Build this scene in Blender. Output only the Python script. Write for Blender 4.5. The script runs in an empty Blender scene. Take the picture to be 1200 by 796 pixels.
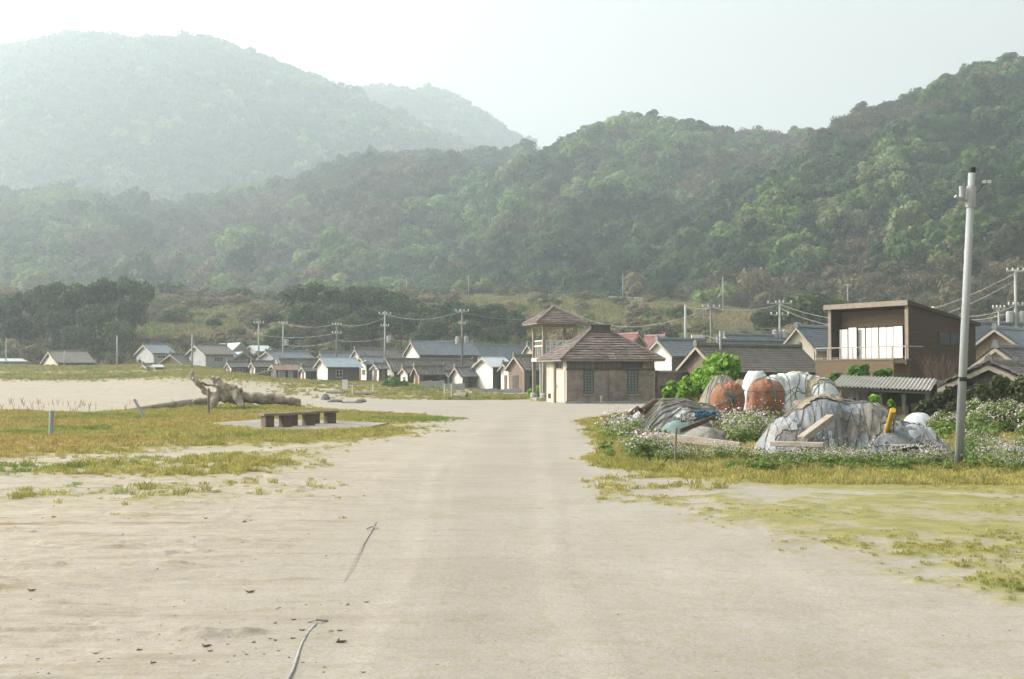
import bpy, bmesh, math, random
import numpy as np
from mathutils import Vector, Matrix
R = math.radians
scene = bpy.context.scene
col = scene.collection

# ------------------------------------------------------------------ camera
FPX = 1500.0                 # focal length in pixels of a 1200 px wide picture
CAMZ = 1.7
PITCH = math.atan(42.0 / FPX)
cam_data = bpy.data.cameras.new('camera')
cam_data.sensor_width = 36.0
cam_data.lens = 36.0 * FPX / 1200.0
cam_data.clip_start = 0.1
cam_data.clip_end = 9000.0
cam = bpy.data.objects.new('camera', cam_data)
cam.location = (0, 0, CAMZ)
cam.rotation_euler = (math.pi / 2 + PITCH, 0, 0)
col.objects.link(cam)
scene.camera = cam

# ------------------------------------------------------------------ sky and sun
SUN_EL = R(33)
SUN_AZ = R(-77)              # from straight ahead (+y), negative = left
world = bpy.data.worlds.new('World')
scene.world = world
world.use_nodes = True
nt = world.node_tree
nt.nodes.clear()
wo = nt.nodes.new('ShaderNodeOutputWorld')
bg = nt.nodes.new('ShaderNodeBackground')
sk = nt.nodes.new('ShaderNodeTexSky')
sk.sky_type = 'NISHITA'
sk.sun_disc = False
sk.sun_elevation = SUN_EL
sk.sun_rotation = SUN_AZ
sk.altitude = 0
sk.air_density = 2.6
sk.dust_density = 10.0
sk.ozone_density = 0.2
bg.inputs['Strength'].default_value = 0.15
hs = nt.nodes.new('ShaderNodeHueSaturation')      # thin high cloud: a milky, nearly colourless sky
hs.inputs['Saturation'].default_value = 0.22
nt.links.new(sk.outputs[0], hs.inputs['Color'])
nt.links.new(hs.outputs[0], bg.inputs[0])
nt.links.new(bg.outputs[0], wo.inputs[0])

sun_data = bpy.data.lights.new('sun', 'SUN')
sun_data.energy = 2.5
sun_data.angle = R(2.0)
sun_data.color = (1.0, 0.945, 0.88)
sun = bpy.data.objects.new('sun', sun_data)
sdir = Vector((math.sin(SUN_AZ) * math.cos(SUN_EL), math.cos(SUN_AZ) * math.cos(SUN_EL), math.sin(SUN_EL)))
sun.rotation_euler = sdir.to_track_quat('Z', 'Y').to_euler()
sun.location = sdir * 300
col.objects.link(sun)

scene.view_settings.view_transform = 'Standard'
scene.view_settings.look = 'None'
scene.view_settings.gamma = 1.0
scene.view_settings.use_curve_mapping = False
scene.view_settings.exposure = 0.92
scene.render.engine = 'CYCLES'
scene.cycles.use_denoising = True
scene.cycles.max_bounces = 6
scene.cycles.diffuse_bounces = 3
scene.cycles.volume_bounces = 1
scene.cycles.transparent_max_bounces = 8
HAZE_DENSITY = 0.00055
HAZE_ANISO = 0.43

# ------------------------------------------------------------------ helpers
CP, SP = math.cos(PITCH), math.sin(PITCH)
def P(px, py, Y):
    """world point that stands at depth Y behind picture position (px, py)"""
    r = (px - 600.0) / FPX
    u = (398.0 - py) / FPX
    t = Y / (CP - u * SP)
    return Vector((r * t, Y, CAMZ + t * (SP + u * CP)))
def G(px, py, z=0.0):
    u = (398.0 - py) / FPX
    t = (z - CAMZ) / (SP + u * CP)
    return Vector(((px - 600.0) / FPX * t, t * (CP - u * SP), z))
def depth_of(py, z=0.0):
    return G(600, py, z).y

def hash2(ix, iy, seed):
    n = (ix.astype(np.int64) * 374761393 + iy.astype(np.int64) * 668265263 + seed * 1442695041) & 0xffffffff
    n = ((n ^ (n >> 13)) * 1274126177) & 0xffffffff
    return ((n ^ (n >> 16)) & 0xffffff) / float(0xffffff)
def vnoise(x, y, seed=0):
    x = np.asarray(x, float); y = np.asarray(y, float)
    ix = np.floor(x); iy = np.floor(y)
    fx = x - ix; fy = y - iy
    fx = fx * fx * (3 - 2 * fx); fy = fy * fy * (3 - 2 * fy)
    a = hash2(ix, iy, seed); b = hash2(ix + 1, iy, seed)
    c = hash2(ix, iy + 1, seed); d = hash2(ix + 1, iy + 1, seed)
    return (a * (1 - fx) + b * fx) * (1 - fy) + (c * (1 - fx) + d * fx) * fy
def fbm(x, y, seed=0, octaves=4):
    s = 0; a = 0.5; t = 0
    x = np.asarray(x, float); y = np.asarray(y, float)
    for i in range(octaves):
        s = s + a * vnoise(x * 2 ** i + 17.3 * i, y * 2 ** i - 9.1 * i, seed + i * 7)
        t += a; a *= 0.5
    return s / t
def sstep(a, b, x):
    t = np.clip((np.asarray(x, float) - a) / (b - a), 0, 1)
    return t * t * (3 - 2 * t)

def tag(o, label=None, cat=None, group=None, kind=None):
    if label: o['label'] = label
    if cat: o['category'] = cat
    if group: o['group'] = group
    if kind: o['kind'] = kind
    return o
def empty(name, loc=(0, 0, 0), rz=0.0):
    o = bpy.data.objects.new(name, None)
    o.location = loc
    o.rotation_euler = (0, 0, rz)
    o.empty_display_size = 0.3
    col.objects.link(o)
    return o
def mesh_obj(name, verts, faces, mat, parent=None, smooth=False, loc=None, mats=None, mi=None):
    me = bpy.data.meshes.new(name)
    me.from_pydata([tuple(v) for v in verts], [], [tuple(f) for f in faces])
    if mats:
        for m in mats: me.materials.append(m)
        if mi is not None: me.polygons.foreach_set('material_index', mi)
    elif mat: me.materials.append(mat)
    if smooth: me.polygons.foreach_set('use_smooth', [True] * len(me.polygons))
    me.update()
    o = bpy.data.objects.new(name, me)
    if loc is not None: o.location = loc
    if parent: o.parent = parent
    col.objects.link(o)
    return o
def np_mesh(name, verts, quads, mat=None, smooth=False):
    """fast mesh from numpy arrays: verts (n,3), quads (m,4) or (m,3)"""
    me = bpy.data.meshes.new(name)
    verts = np.ascontiguousarray(verts, np.float32); quads = np.ascontiguousarray(quads, np.int32)
    k = quads.shape[1]
    me.vertices.add(len(verts)); me.vertices.foreach_set('co', verts.ravel())
    me.loops.add(quads.size); me.loops.foreach_set('vertex_index', quads.ravel())
    me.polygons.add(len(quads))
    me.polygons.foreach_set('loop_start', np.arange(0, quads.size, k, dtype=np.int32))
    me.polygons.foreach_set('loop_total', np.full(len(quads), k, np.int32))
    if smooth: me.polygons.foreach_set('use_smooth', np.ones(len(quads), bool))
    me.update(calc_edges=True); me.validate()
    if mat: me.materials.append(mat)
    return me
def link(name, me, parent=None, loc=None, rz=None):
    o = bpy.data.objects.new(name, me)
    if loc is not None: o.location = loc
    if rz is not None: o.rotation_euler = (0, 0, rz)
    if parent: o.parent = parent
    col.objects.link(o)
    return o

class MB:
    """collects shapes and links them as ONE mesh object"""
    def __init__(self): self.v = []; self.f = []
    def add(self, vs, fs):
        b = len(self.v)
        self.v += [tuple(p) for p in vs]
        self.f += [tuple(i + b for i in f) for f in fs]
    def box(self, x0, x1, y0, y1, z0, z1):
        self.add([(x0,y0,z0),(x1,y0,z0),(x1,y1,z0),(x0,y1,z0),(x0,y0,z1),(x1,y0,z1),(x1,y1,z1),(x0,y1,z1)],
                 [(0,3,2,1),(4,5,6,7),(0,1,5,4),(1,2,6,5),(2,3,7,6),(3,0,4,7)])
    def bar(self, a, b, w, h=None, up=(0, 0, 1)):
        """box beam from a to b, w wide, h high"""
        h = w if h is None else h
        a = Vector(a); b = Vector(b); d = (b - a).normalized()
        up = Vector(up)
        if abs(d.dot(up)) > .98: up = Vector((0, 1, 0))
        s = d.cross(up).normalized(); u = s.cross(d).normalized()
        vs = []
        for p in (a, b):
            for i, j in ((-1,-1),(1,-1),(1,1),(-1,1)):
                vs.append(p + s * (i * w / 2) + u * (j * h / 2))
        self.add(vs, [(3,2,1,0),(4,5,6,7),(0,1,5,4),(1,2,6,5),(2,3,7,6),(3,0,4,7)])
    def tube(self, pts, rad, n=8, cap=True):
        pts = [Vector(p) for p in pts]
        rads = rad if isinstance(rad, (list, tuple)) else [rad] * len(pts)
        vs = []; fs = []
        prev = None
        for i, p in enumerate(pts):
            d = (pts[min(i+1, len(pts)-1)] - pts[max(i-1, 0)]).normalized()
            if prev is None:
                up = Vector((0,0,1)) if abs(d.z) < .9 else Vector((1,0,0))
                s = d.cross(up).normalized()
            else:
                s = (prev - d * prev.dot(d)).normalized()
            prev = s
            t = d.cross(s)
            for k in range(n):
                a = 2 * math.pi * k / n
                vs.append(p + (s * math.cos(a) + t * math.sin(a)) * rads[i])
        for i in range(len(pts) - 1):
            for k in range(n):
                fs.append((i*n+k, i*n+(k+1)%n, (i+1)*n+(k+1)%n, (i+1)*n+k))
        if cap:
            fs.append(tuple(range(n))[::-1]); fs.append(tuple((len(pts)-1)*n+k for k in range(n)))
        self.add(vs, fs)
    def prism(self, poly, d):
        """poly: list of points, extruded by vector d"""
        n = len(poly); d = Vector(d)
        vs = [Vector(p) for p in poly] + [Vector(p) + d for p in poly]
        self.add(vs, [tuple(range(n))[::-1], tuple(range(n, 2*n))] + [(i, (i+1)%n, n+(i+1)%n, n+i) for i in range(n)])
    def lathe(self, prof, c=(0,0,0), n=16):
        vs = []; fs = []
        for (r, z) in prof:
            for k in range(n):
                a = 2*math.pi*k/n
                vs.append((c[0]+r*math.cos(a), c[1]+r*math.sin(a), c[2]+z))
        for i in range(len(prof)-1):
            for k in range(n):
                fs.append((i*n+k, i*n+(k+1)%n, (i+1)*n+(k+1)%n, (i+1)*n+k))
        fs.append(tuple(range(n))[::-1]); fs.append(tuple((len(prof)-1)*n+k for k in range(n)))
        self.add(vs, fs)
    def build(self, name, mat, parent=None, smooth=False):
        return mesh_obj(name, self.v, self.f, mat, parent, smooth)

# ------------------------------------------------------------------ materials
def nodes(m):
    m.use_nodes = True
    t = m.node_tree
    b = t.nodes['Principled BSDF']
    return t, b
def mat(name, c, c2=None, rough=0.85, scale=3.0, detail=5.0, bump=0.0, bscale=None, stretch=(1,1,1), wear=None, wscale=1.5, wlevel=(.5,.65), spec=0.25, metal=0.0):
    """two-tone noise material on object coordinates with fine relief and optional worn patches"""
    m = bpy.data.materials.new(name)
    t, b = nodes(m)
    L = t.links.new
    tc = t.nodes.new('ShaderNodeTexCoord')
    mp = t.nodes.new('ShaderNodeMapping'); mp.inputs['Scale'].default_value = stretch
    L(tc.outputs['Object'], mp.inputs[0])
    n = t.nodes.new('ShaderNodeTexNoise'); n.inputs['Scale'].default_value = scale; n.inputs['Detail'].default_value = detail
    n.inputs['Roughness'].default_value = 0.65
    L(mp.outputs[0], n.inputs['Vector'])
    r = t.nodes.new('ShaderNodeValToRGB')
    r.color_ramp.elements[0].position = 0.3; r.color_ramp.elements[1].position = 0.7
    c2 = c2 or tuple(x * 0.7 for x in c)
    r.color_ramp.elements[0].color = (*c2, 1); r.color_ramp.elements[1].color = (*c, 1)
    L(n.outputs['Fac'], r.inputs[0])
    out = r.outputs[0]
    if wear:
        n2 = t.nodes.new('ShaderNodeTexNoise'); n2.inputs['Scale'].default_value = wscale; n2.inputs['Detail'].default_value = 8
        n2.inputs['Roughness'].default_value = 0.7
        L(tc.outputs['Object'], n2.inputs['Vector'])
        r2 = t.nodes.new('ShaderNodeValToRGB'); r2.color_ramp.elements[0].position = wlevel[0]; r2.color_ramp.elements[1].position = wlevel[1]
        L(n2.outputs['Fac'], r2.inputs[0])
        mx = t.nodes.new('ShaderNodeMix'); mx.data_type = 'RGBA'
        L(r2.outputs[0], mx.inputs[0]); L(out, mx.inputs[6]); mx.inputs[7].default_value = (*wear, 1)
        out = mx.outputs[2]
    L(out, b.inputs['Base Color'])
    b.inputs['Roughness'].default_value = rough
    b.inputs['Specular IOR Level'].default_value = spec
    b.inputs['Metallic'].default_value = metal
    if bump:
        n3 = t.nodes.new('ShaderNodeTexNoise'); n3.inputs['Scale'].default_value = bscale or scale * 4; n3.inputs['Detail'].default_value = 6
        L(mp.outputs[0], n3.inputs['Vector'])
        bp = t.nodes.new('ShaderNodeBump'); bp.inputs['Strength'].default_value = bump; bp.inputs['Distance'].default_value = 0.03
        L(n3.outputs['Fac'], bp.inputs['Height']); L(bp.outputs[0], b.inputs['Normal'])
    return m
def leaf_mat(name, c=None, var=0.45, trans=0.25, attr=None, rough=0.7):
    """foliage: colour from the instance (attr) or fixed, varied leaf by leaf"""
    m = bpy.data.materials.new(name)
    t, b = nodes(m)
    L = t.links.new
    ge = t.nodes.new('ShaderNodeNewGeometry')
    mr = t.nodes.new('ShaderNodeMapRange'); mr.inputs[3].default_value = 1 - var; mr.inputs[4].default_value = 1 + var
    L(ge.outputs['Random Per Island'], mr.inputs[0])
    mul = t.nodes.new('ShaderNodeVectorMath'); mul.operation = 'MULTIPLY'
    if attr:
        at = t.nodes.new('ShaderNodeAttribute'); at.attribute_type = 'INSTANCER'; at.attribute_name = attr
        L(at.outputs['Color'], mul.inputs[0])
    else:
        mul.inputs[0].default_value = c
    L(mr.outputs[0], mul.inputs[1])
    L(mul.outputs[0], b.inputs['Base Color'])
    b.inputs['Roughness'].default_value = rough
    b.inputs['Specular IOR Level'].default_value = 0.2
    if trans > 0:
        tr = t.nodes.new('ShaderNodeBsdfTranslucent'); L(mul.outputs[0], tr.inputs[0])
        ms = t.nodes.new('ShaderNodeMixShader'); ms.inputs[0].default_value = trans
        L(b.outputs[0], ms.inputs[1]); L(tr.outputs[0], ms.inputs[2])
        L(ms.outputs[0], t.nodes['Material Output'].inputs[0])
    return m

def scatter(name, pts, scl, rot, tone, pick, protos, label=None, cat=None):
    """one 'stuff' object: a cloud of points, each carrying an instance of one of the proto meshes"""
    n = len(pts)
    me = bpy.data.meshes.new(name)
    me.vertices.add(n); me.vertices.foreach_set('co', np.ascontiguousarray(pts, np.float32).ravel())
    def at(nm, ty, arr, key):
        a = me.attributes.new(nm, ty, 'POINT'); a.data.foreach_set(key, np.ascontiguousarray(arr, np.float32 if key != 'value' or ty == 'FLOAT' else np.int32).ravel())
    scl = np.asarray(scl, float)
    if scl.ndim == 1: scl = np.stack([scl, scl, scl], 1)
    rot = np.asarray(rot, float)
    if rot.ndim == 1: rot = np.stack([rot * 0, rot * 0, rot], 1)
    at('scl', 'FLOAT_VECTOR', scl, 'vector'); at('turn', 'FLOAT_VECTOR', rot, 'vector')
    tone = np.concatenate([np.asarray(tone, float), np.ones((n, 1))], 1)
    at('tone', 'FLOAT_COLOR', tone, 'color')
    a = me.attributes.new('pick', 'INT', 'POINT'); a.data.foreach_set('value', np.ascontiguousarray(pick, np.int32))
    cl = bpy.data.collections.new(name + '_kinds')
    for i, pm in enumerate(protos):
        cl.objects.link(bpy.data.objects.new('%s_kind_%02d' % (name, i), pm))
    g = bpy.data.node_groups.new(name + '_scatter', 'GeometryNodeTree')
    g.interface.new_socket('Geometry', in_out='INPUT', socket_type='NodeSocketGeometry')
    g.interface.new_socket('Geometry', in_out='OUTPUT', socket_type='NodeSocketGeometry')
    N = g.nodes.new
    gi = N('NodeGroupInput'); go = N('NodeGroupOutput'); ip = N('GeometryNodeInstanceOnPoints')
    ci = N('GeometryNodeCollectionInfo'); ci.inputs['Collection'].default_value = cl
    ci.inputs['Separate Children'].default_value = True; ci.inputs['Reset Children'].default_value = True
    def na(nm, ty):
        q = N('GeometryNodeInputNamedAttribute'); q.data_type = ty; q.inputs['Name'].default_value = nm; return q.outputs['Attribute']
    L = g.links.new
    L(gi.outputs[0], ip.inputs['Points']); L(ci.outputs[0], ip.inputs['Instance'])
    ip.inputs['Pick Instance'].default_value = True
    L(na('pick', 'INT'), ip.inputs['Instance Index'])
    e2r = N('FunctionNodeEulerToRotation'); L(na('turn', 'FLOAT_VECTOR'), e2r.inputs[0]); L(e2r.outputs[0], ip.inputs['Rotation'])
    L(na('scl', 'FLOAT_VECTOR'), ip.inputs['Scale'])
    L(ip.outputs[0], go.inputs[0])
    o = bpy.data.objects.new(name, me)
    md = o.modifiers.new('scatter', 'NODES'); md.node_group = g
    col.objects.link(o)
    tag(o, label, cat, kind='stuff')
    return o

# ------------------------------------------------------------------ foliage meshes
def leaf_quads(cent, nrm, size, rng, aspect=1.4, jitter=0.6):
    """quads at cent (n,3), facing about nrm, edge size (n,)"""
    n = len(cent)
    nn = nrm + rng.normal(0, jitter, (n, 3))
    nn /= np.linalg.norm(nn, axis=1)[:, None] + 1e-9
    r = rng.normal(0, 1, (n, 3))
    a = np.cross(nn, r); a /= np.linalg.norm(a, axis=1)[:, None] + 1e-9
    b = np.cross(nn, a)
    a = a * (size * .5 * aspect)[:, None]; b = b * (size * .5)[:, None]
    v = np.stack([cent - a, cent - b * .9, cent + a, cent + b * 1.1], 1).reshape(-1, 3)
    f = np.arange(4 * n).reshape(-1, 4)
    return v, f
def crown_points(rng, n, rx=4.0, rz=3.2, zc=3.4, lobes=9, spread=.62, lr=(.32, .5), fill=.75, flat=.85):
    """points and outward directions over a crown made of uneven lobes"""
    cs = []; rs = []
    for i in range(lobes):
        a = rng.uniform(0, 2*math.pi); e = rng.uniform(-.35, 1.0)
        rr = spread * rng.uniform(.55, 1.05) if i else 0
        c = np.array([math.cos(a)*rx*rr*math.sqrt(max(0.05, 1-e*e*.6)), math.sin(a)*rx*rr*math.sqrt(max(0.05, 1-e*e*.6)), zc + e*rz*.62])
        cs.append(c); rs.append(rng.uniform(*lr) * rx)
    cs = np.array(cs); rs = np.array(rs)
    w = rs**2 / (rs**2).sum()
    k = rng.choice(lobes, n, p=w)
    d = rng.normal(0, 1, (n, 3)); d[:, 2] = d[:, 2] * .9 + .25
    d /= np.linalg.norm(d, axis=1)[:, None]
    rad = rs[k] * rng.uniform(fill, 1.05, n)
    p = cs[k] + d * rad[:, None] * np.array([1, 1, flat])
    return p, d, cs, rs
def limb_mesh(mb, rng, h, r0, targets):
    """tapered trunk with limbs reaching towards the lobes"""
    tp = [Vector((0, 0, -.3))]; rr = [r0 * 1.25]
    bend = Vector((rng.normal(0, .05*h), rng.normal(0, .05*h), 0))
    for i in range(1, 6):
        t = i / 5
        tp.append(Vector((0, 0, h * t)) + bend * t * t); rr.append(r0 * (1 - .55 * t))
    mb.tube(tp, rr, 7)
    for c in targets:
        s = tp[int(rng.integers(2, 5))]
        e = Vector(c)
        m = s.lerp(e, .5) + Vector((rng.normal(0, .2), rng.normal(0, .2), -.15 * (e - s).length))
        mb.tube([s, m, e], [r0*.45, r0*.3, r0*.1], 5)
# ================================================================== LAND
rng0 = np.random.default_rng(11)
def poly_world(pp, z=0.0):
    return np.array([[G(x, y, z).x, G(x, y, z).y] for x, y in pp])
def poly_sd(x, y, poly):
    """signed distance to polygon, positive inside"""
    x = np.asarray(x, float); y = np.asarray(y, float)
    d = np.full(x.shape, 1e9); ins = np.zeros(x.shape, bool)
    n = len(poly)
    for i in range(n):
        ax, ay = poly[i]; bx, by = poly[(i+1) % n]
        ex, ey = bx-ax, by-ay
        t = np.clip(((x-ax)*ex + (y-ay)*ey) / (ex*ex+ey*ey+1e-12), 0, 1)
        d = np.minimum(d, np.hypot(x-ax-t*ex, y-ay-t*ey))
        cond = ((ay > y) != (by > y)) & (x < (bx-ax)*(y-ay)/((by-ay) if by != ay else 1e-9) + ax)
        ins ^= cond
    return np.where(ins, d, -d)

def ground_z(x, y):
    x = np.asarray(x, float); y = np.asarray(y, float)
    az = x / np.maximum(y, 1.0)
    left = sstep(-.17, -.28, az)
    z = 1.45 * left * sstep(66, 175, y)                       # the beach rises to a low bank
    z = z + 0.5 * left * sstep(160, 172, y) + .35 * sstep(-.12, -.2, az) * sstep(120, 150, y)
    z = z + 1.2 * sstep(150, 215, y) + 0.7 * sstep(.1, .2, az) * sstep(62, 95, y)
    z = z + .85 * sstep(100, 150, y) * sstep(.01, -.11, az) * sstep(-.32, -.2, az)
    # the grass strip stands a little proud of the road
    return z

GRASS = {   # outlines on the flat ground, read from the picture
 'strip':  [(-260,478),(0,481),(100,484),(200,479),(236,475),(262,473),(350,476),(400,482),(470,484),(522,489),(520,497),(480,508),(440,516),(380,519),(300,526),(230,529),(150,535),(60,541),(0,543),(-260,546)],
 'sparse': [(-260,546),(60,540),(250,529),(430,521),(445,530),(400,546),(300,558),(200,566),(100,563),(0,563),(-260,566)],
 'thin':   [(-260,566),(100,562),(300,556),(440,560),(430,640),(300,700),(-260,720)],
 'verge':  [(676,494),(704,489),(760,480),(860,478),(1400,478),(1400,584),(1100,580),(950,577),(850,571),(770,563),(715,551),(686,541),(702,527),(690,511)],
 'lawn':   [(850,600),(880,584),(960,578),(1400,576),(1400,705),(1190,703),(1130,686),(1060,662),(980,641),(900,622)],
 'edge':   [(700,560),(770,565),(860,575),(900,600),(880,616),(820,606),(740,590)],
 'back':   [(360,459),(440,461),(520,462),(640,462),(720,463),(740,470),(640,471),(560,470),(440,468),(370,469)],
}
GW = {k: poly_world(v) for k, v in GRASS.items()}
SLAB = [(242,498.5),(308,493.5),(372,494.5),(455,498),(430,503.5),(388,506.5),(310,505)]
def grass_cover(x, y):
    """how much grass stands at a ground point, 0..1"""
    n3 = fbm(x*3.2, y*3.2, 13, 4); n1 = fbm(x*.35, y*.35, 3, 4); n2 = fbm(x*1.6, y*1.6, 9, 3)
    wob = (n1 - .5) * 5.0
    c = np.zeros(np.shape(x))
    sd = poly_sd(x, y, GW['strip']); c = np.maximum(c, sstep(-.8, 2.2, sd + wob*.5 + (n2-.5)*2.4) * (.55+.45*sstep(.36, .55, n2*.6+n1*.4)))
    sd = poly_sd(x, y, GW['sparse']); c = np.maximum(c, sstep(-.4, 1.6, sd + wob*.5) * (.30 + .6*sstep(.40, .60, n2*.5 + n3*.5)) * .95)
    sd = poly_sd(x, y, GW['thin']); c = np.maximum(c, sstep(-.2, 3, sd) * (.14 + .6*sstep(.48, .64, n2*.5 + n3*.5)) * sstep(13.5, 20, y))
    sd = poly_sd(x, y, GW['verge']); c = np.maximum(c, sstep(-.25, .55, sd + wob*.14 + (n2-.5)*.8))
    sd = poly_sd(x, y, GW['lawn']); c = np.maximum(c, sstep(-.35, .7, sd + (n2-.5)*1.6 + (n3-.5)*.8) * (.40 + .60*sstep(.34, .60, n2*.5 + n3*.5)))
    sd = poly_sd(x, y, GW['edge']); c = np.maximum(c, sstep(-.5, .5, sd + (n2-.5)*1.2) * sstep(.40, .6, n2*.5 + n3*.5) * .8)
    sd = poly_sd(x, y, GW['back']); c = np.maximum(c, sstep(-.5, 3, sd + wob) * sstep(.3, .55, n1) * .8)
    az = x / np.maximum(y, 1)
    # the bank before the far houses, on the left
    bank = sstep(122, 150, y + wob*3 + 90*(az+.3)) * sstep(-.17, -.24, az + (n1-.5)*.06)
    c = np.maximum(c, bank * (.45 + .4*n2))
    c = np.maximum(c, sstep(96, 112, y + wob*2) * sstep(-.2, -.165, az) * sstep(.40, .58, n1) * .8 * sstep(0, -.08, az))
    c = np.maximum(c, sstep(128, 145, y + wob*2) * .9)
    c = np.maximum(c, sstep(58, 66, y + wob) * sstep(.1, .14, az) * .9)
    c = np.maximum(c, sstep(165, 190, y) * .95)
    sd = poly_sd(x, y, poly_world(SLAB))
    c = c * sstep(.25, -.05, sd)
    return np.clip(c, 0, 1)
def rust(x, y):
    """reddish salt grass share"""
    sd = poly_sd(x, y, GW['strip'])
    return sstep(0, 2, sd) * sstep(.44, .62, fbm(x*.16, y*.28, 21, 4) + .10*sstep(-10, -18, x)) * sstep(58, 46, y)

# --- the ground sheet: a fan of rows, fine near the camera
rows = list(np.geomspace(1.2, depth_of(820), 14)[:-1]) + [depth_of(p) for p in np.arange(820, 452, -.95)] 
rows += list(np.geomspace(rows[-1]*1.02, 420, 40)) + list(np.geomspace(500, 2350, 8))
angs = np.concatenate([np.linspace(-180, -32, 30)[:-1], np.linspace(-32, 32, 620), np.linspace(32, 180, 30)[1:-1]])
rr_, aa_ = np.meshgrid(np.array(rows), np.radians(angs), indexing='ij')
front = np.cos(aa_)
rad = np.where(np.abs(aa_) < R(75), rr_ / np.maximum(front, .25), rr_ * 4)
rad = np.minimum(rad, 2400)
gx = rad * np.sin(aa_); gy = rad * np.cos(aa_)
gz = ground_z(gx, gy)
gc = grass_cover(gx, gy); gr = rust(gx, gy)
near = sstep(62, 35, rad)
track = np.zeros_like(gx)   # packed wheel tracks are a little paler, the loose crown between them a little darker
for off, wd, dp in ((-1.05,.22,.32),(.55,.22,.32),(-1.9,.2,.2),(1.5,.22,.22),(-.25,.4,-.25),(-2.9,.3,.15),(2.6,.3,.18),(3.6,.3,.12)):
    cx = off + (fbm(gy*.08, gy*0 + off, 31, 2) - .5) * .9 - .02*gy + .0006*gy*gy
    track += dp * np.exp(-((gx - cx) / wd)**2) * (.3 + 1.2*fbm(gx*.9, gy*.25, 97, 3))
track += (fbm(gx*.5, gy*.18, 99, 3)-.5) * .5
track *= near * sstep(-4.5, -2.5, gx)
und = (fbm(gx*.25, gy*.25, 5, 3) - .5) * .10 * near
rut = np.zeros_like(gx)
for off, wd, dp in ((-1.05, .16, .007), (.55, .17, .007), (-2.6, .2, .005), (2.3, .2, .005), (-.2, .9, -.006), (-.75, .1, .004), (.95, .1, .004)):
    cx = off + (fbm(gy*.08, gy*0 + off, 31, 2) - .5) * .9 - .02*gy + .0006*gy*gy
    rut -= dp * np.exp(-((gx - cx) / wd)**2)
# wind-cut ripples and small scarps in the loose sand on the left
sandL = sstep(-1.2, -3.5, gx) * sstep(34, 22, gy) * sstep(4, 8, gy)
rip = fbm(gx*.55 + 40, gy*2.6, 41, 4)
rip2 = fbm(gx*1.4, gy*5.5, 47, 3)
scarp = sstep(.58, .62, rip) * .016 + (rip2 - .5) * .03 + sstep(.64, .67, fbm(gx*.9, gy*3.2, 53, 4)) * .022
foot = (fbm(gx*6, gy*6, 59, 2) - .5) * .016
gz = gz + und + rut*near + scarp * sandL + foot * near * (.35 + .65*sandL) + gc * near * .03
# three larger wind-cut clods with a steep side, as in the picture
for (px_, py_, hx, hy, hh) in ((197,661,.38,.14,.09),(238,747,.26,.10,.10),(290,744,.12,.07,.09),(205,724,.34,.07,.06),(110,672,.9,.22,.06),(60,630,.6,.2,.05),(128,745,.5,.10,.05),(340,678,.18,.06,.05),(20,690,.5,.12,.06),(300,640,.5,.12,.04)):
    c_ = G(px_, py_)
    d2 = ((gx-c_.x)/hx)**2 + ((gy-c_.y)/hy)**2
    gz += 0.45 * hh * np.exp(-d2**1.5) * (.45 + 1.1*fbm(gx*7, gy*7, 61, 3))
nr, na_ = gx.shape
vid = np.arange(nr*na_).reshape(nr, na_)
q = np.stack([vid[:-1], np.roll(vid, -1, 1)[:-1], np.roll(vid, -1, 1)[1:], vid[1:]], -1).reshape(-1, 4)
V = np.stack([gx, gy, gz], -1).reshape(-1, 3)
gm = bpy.data.materials.new('sand_and_turf')
t_, b_ = nodes(gm)
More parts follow.
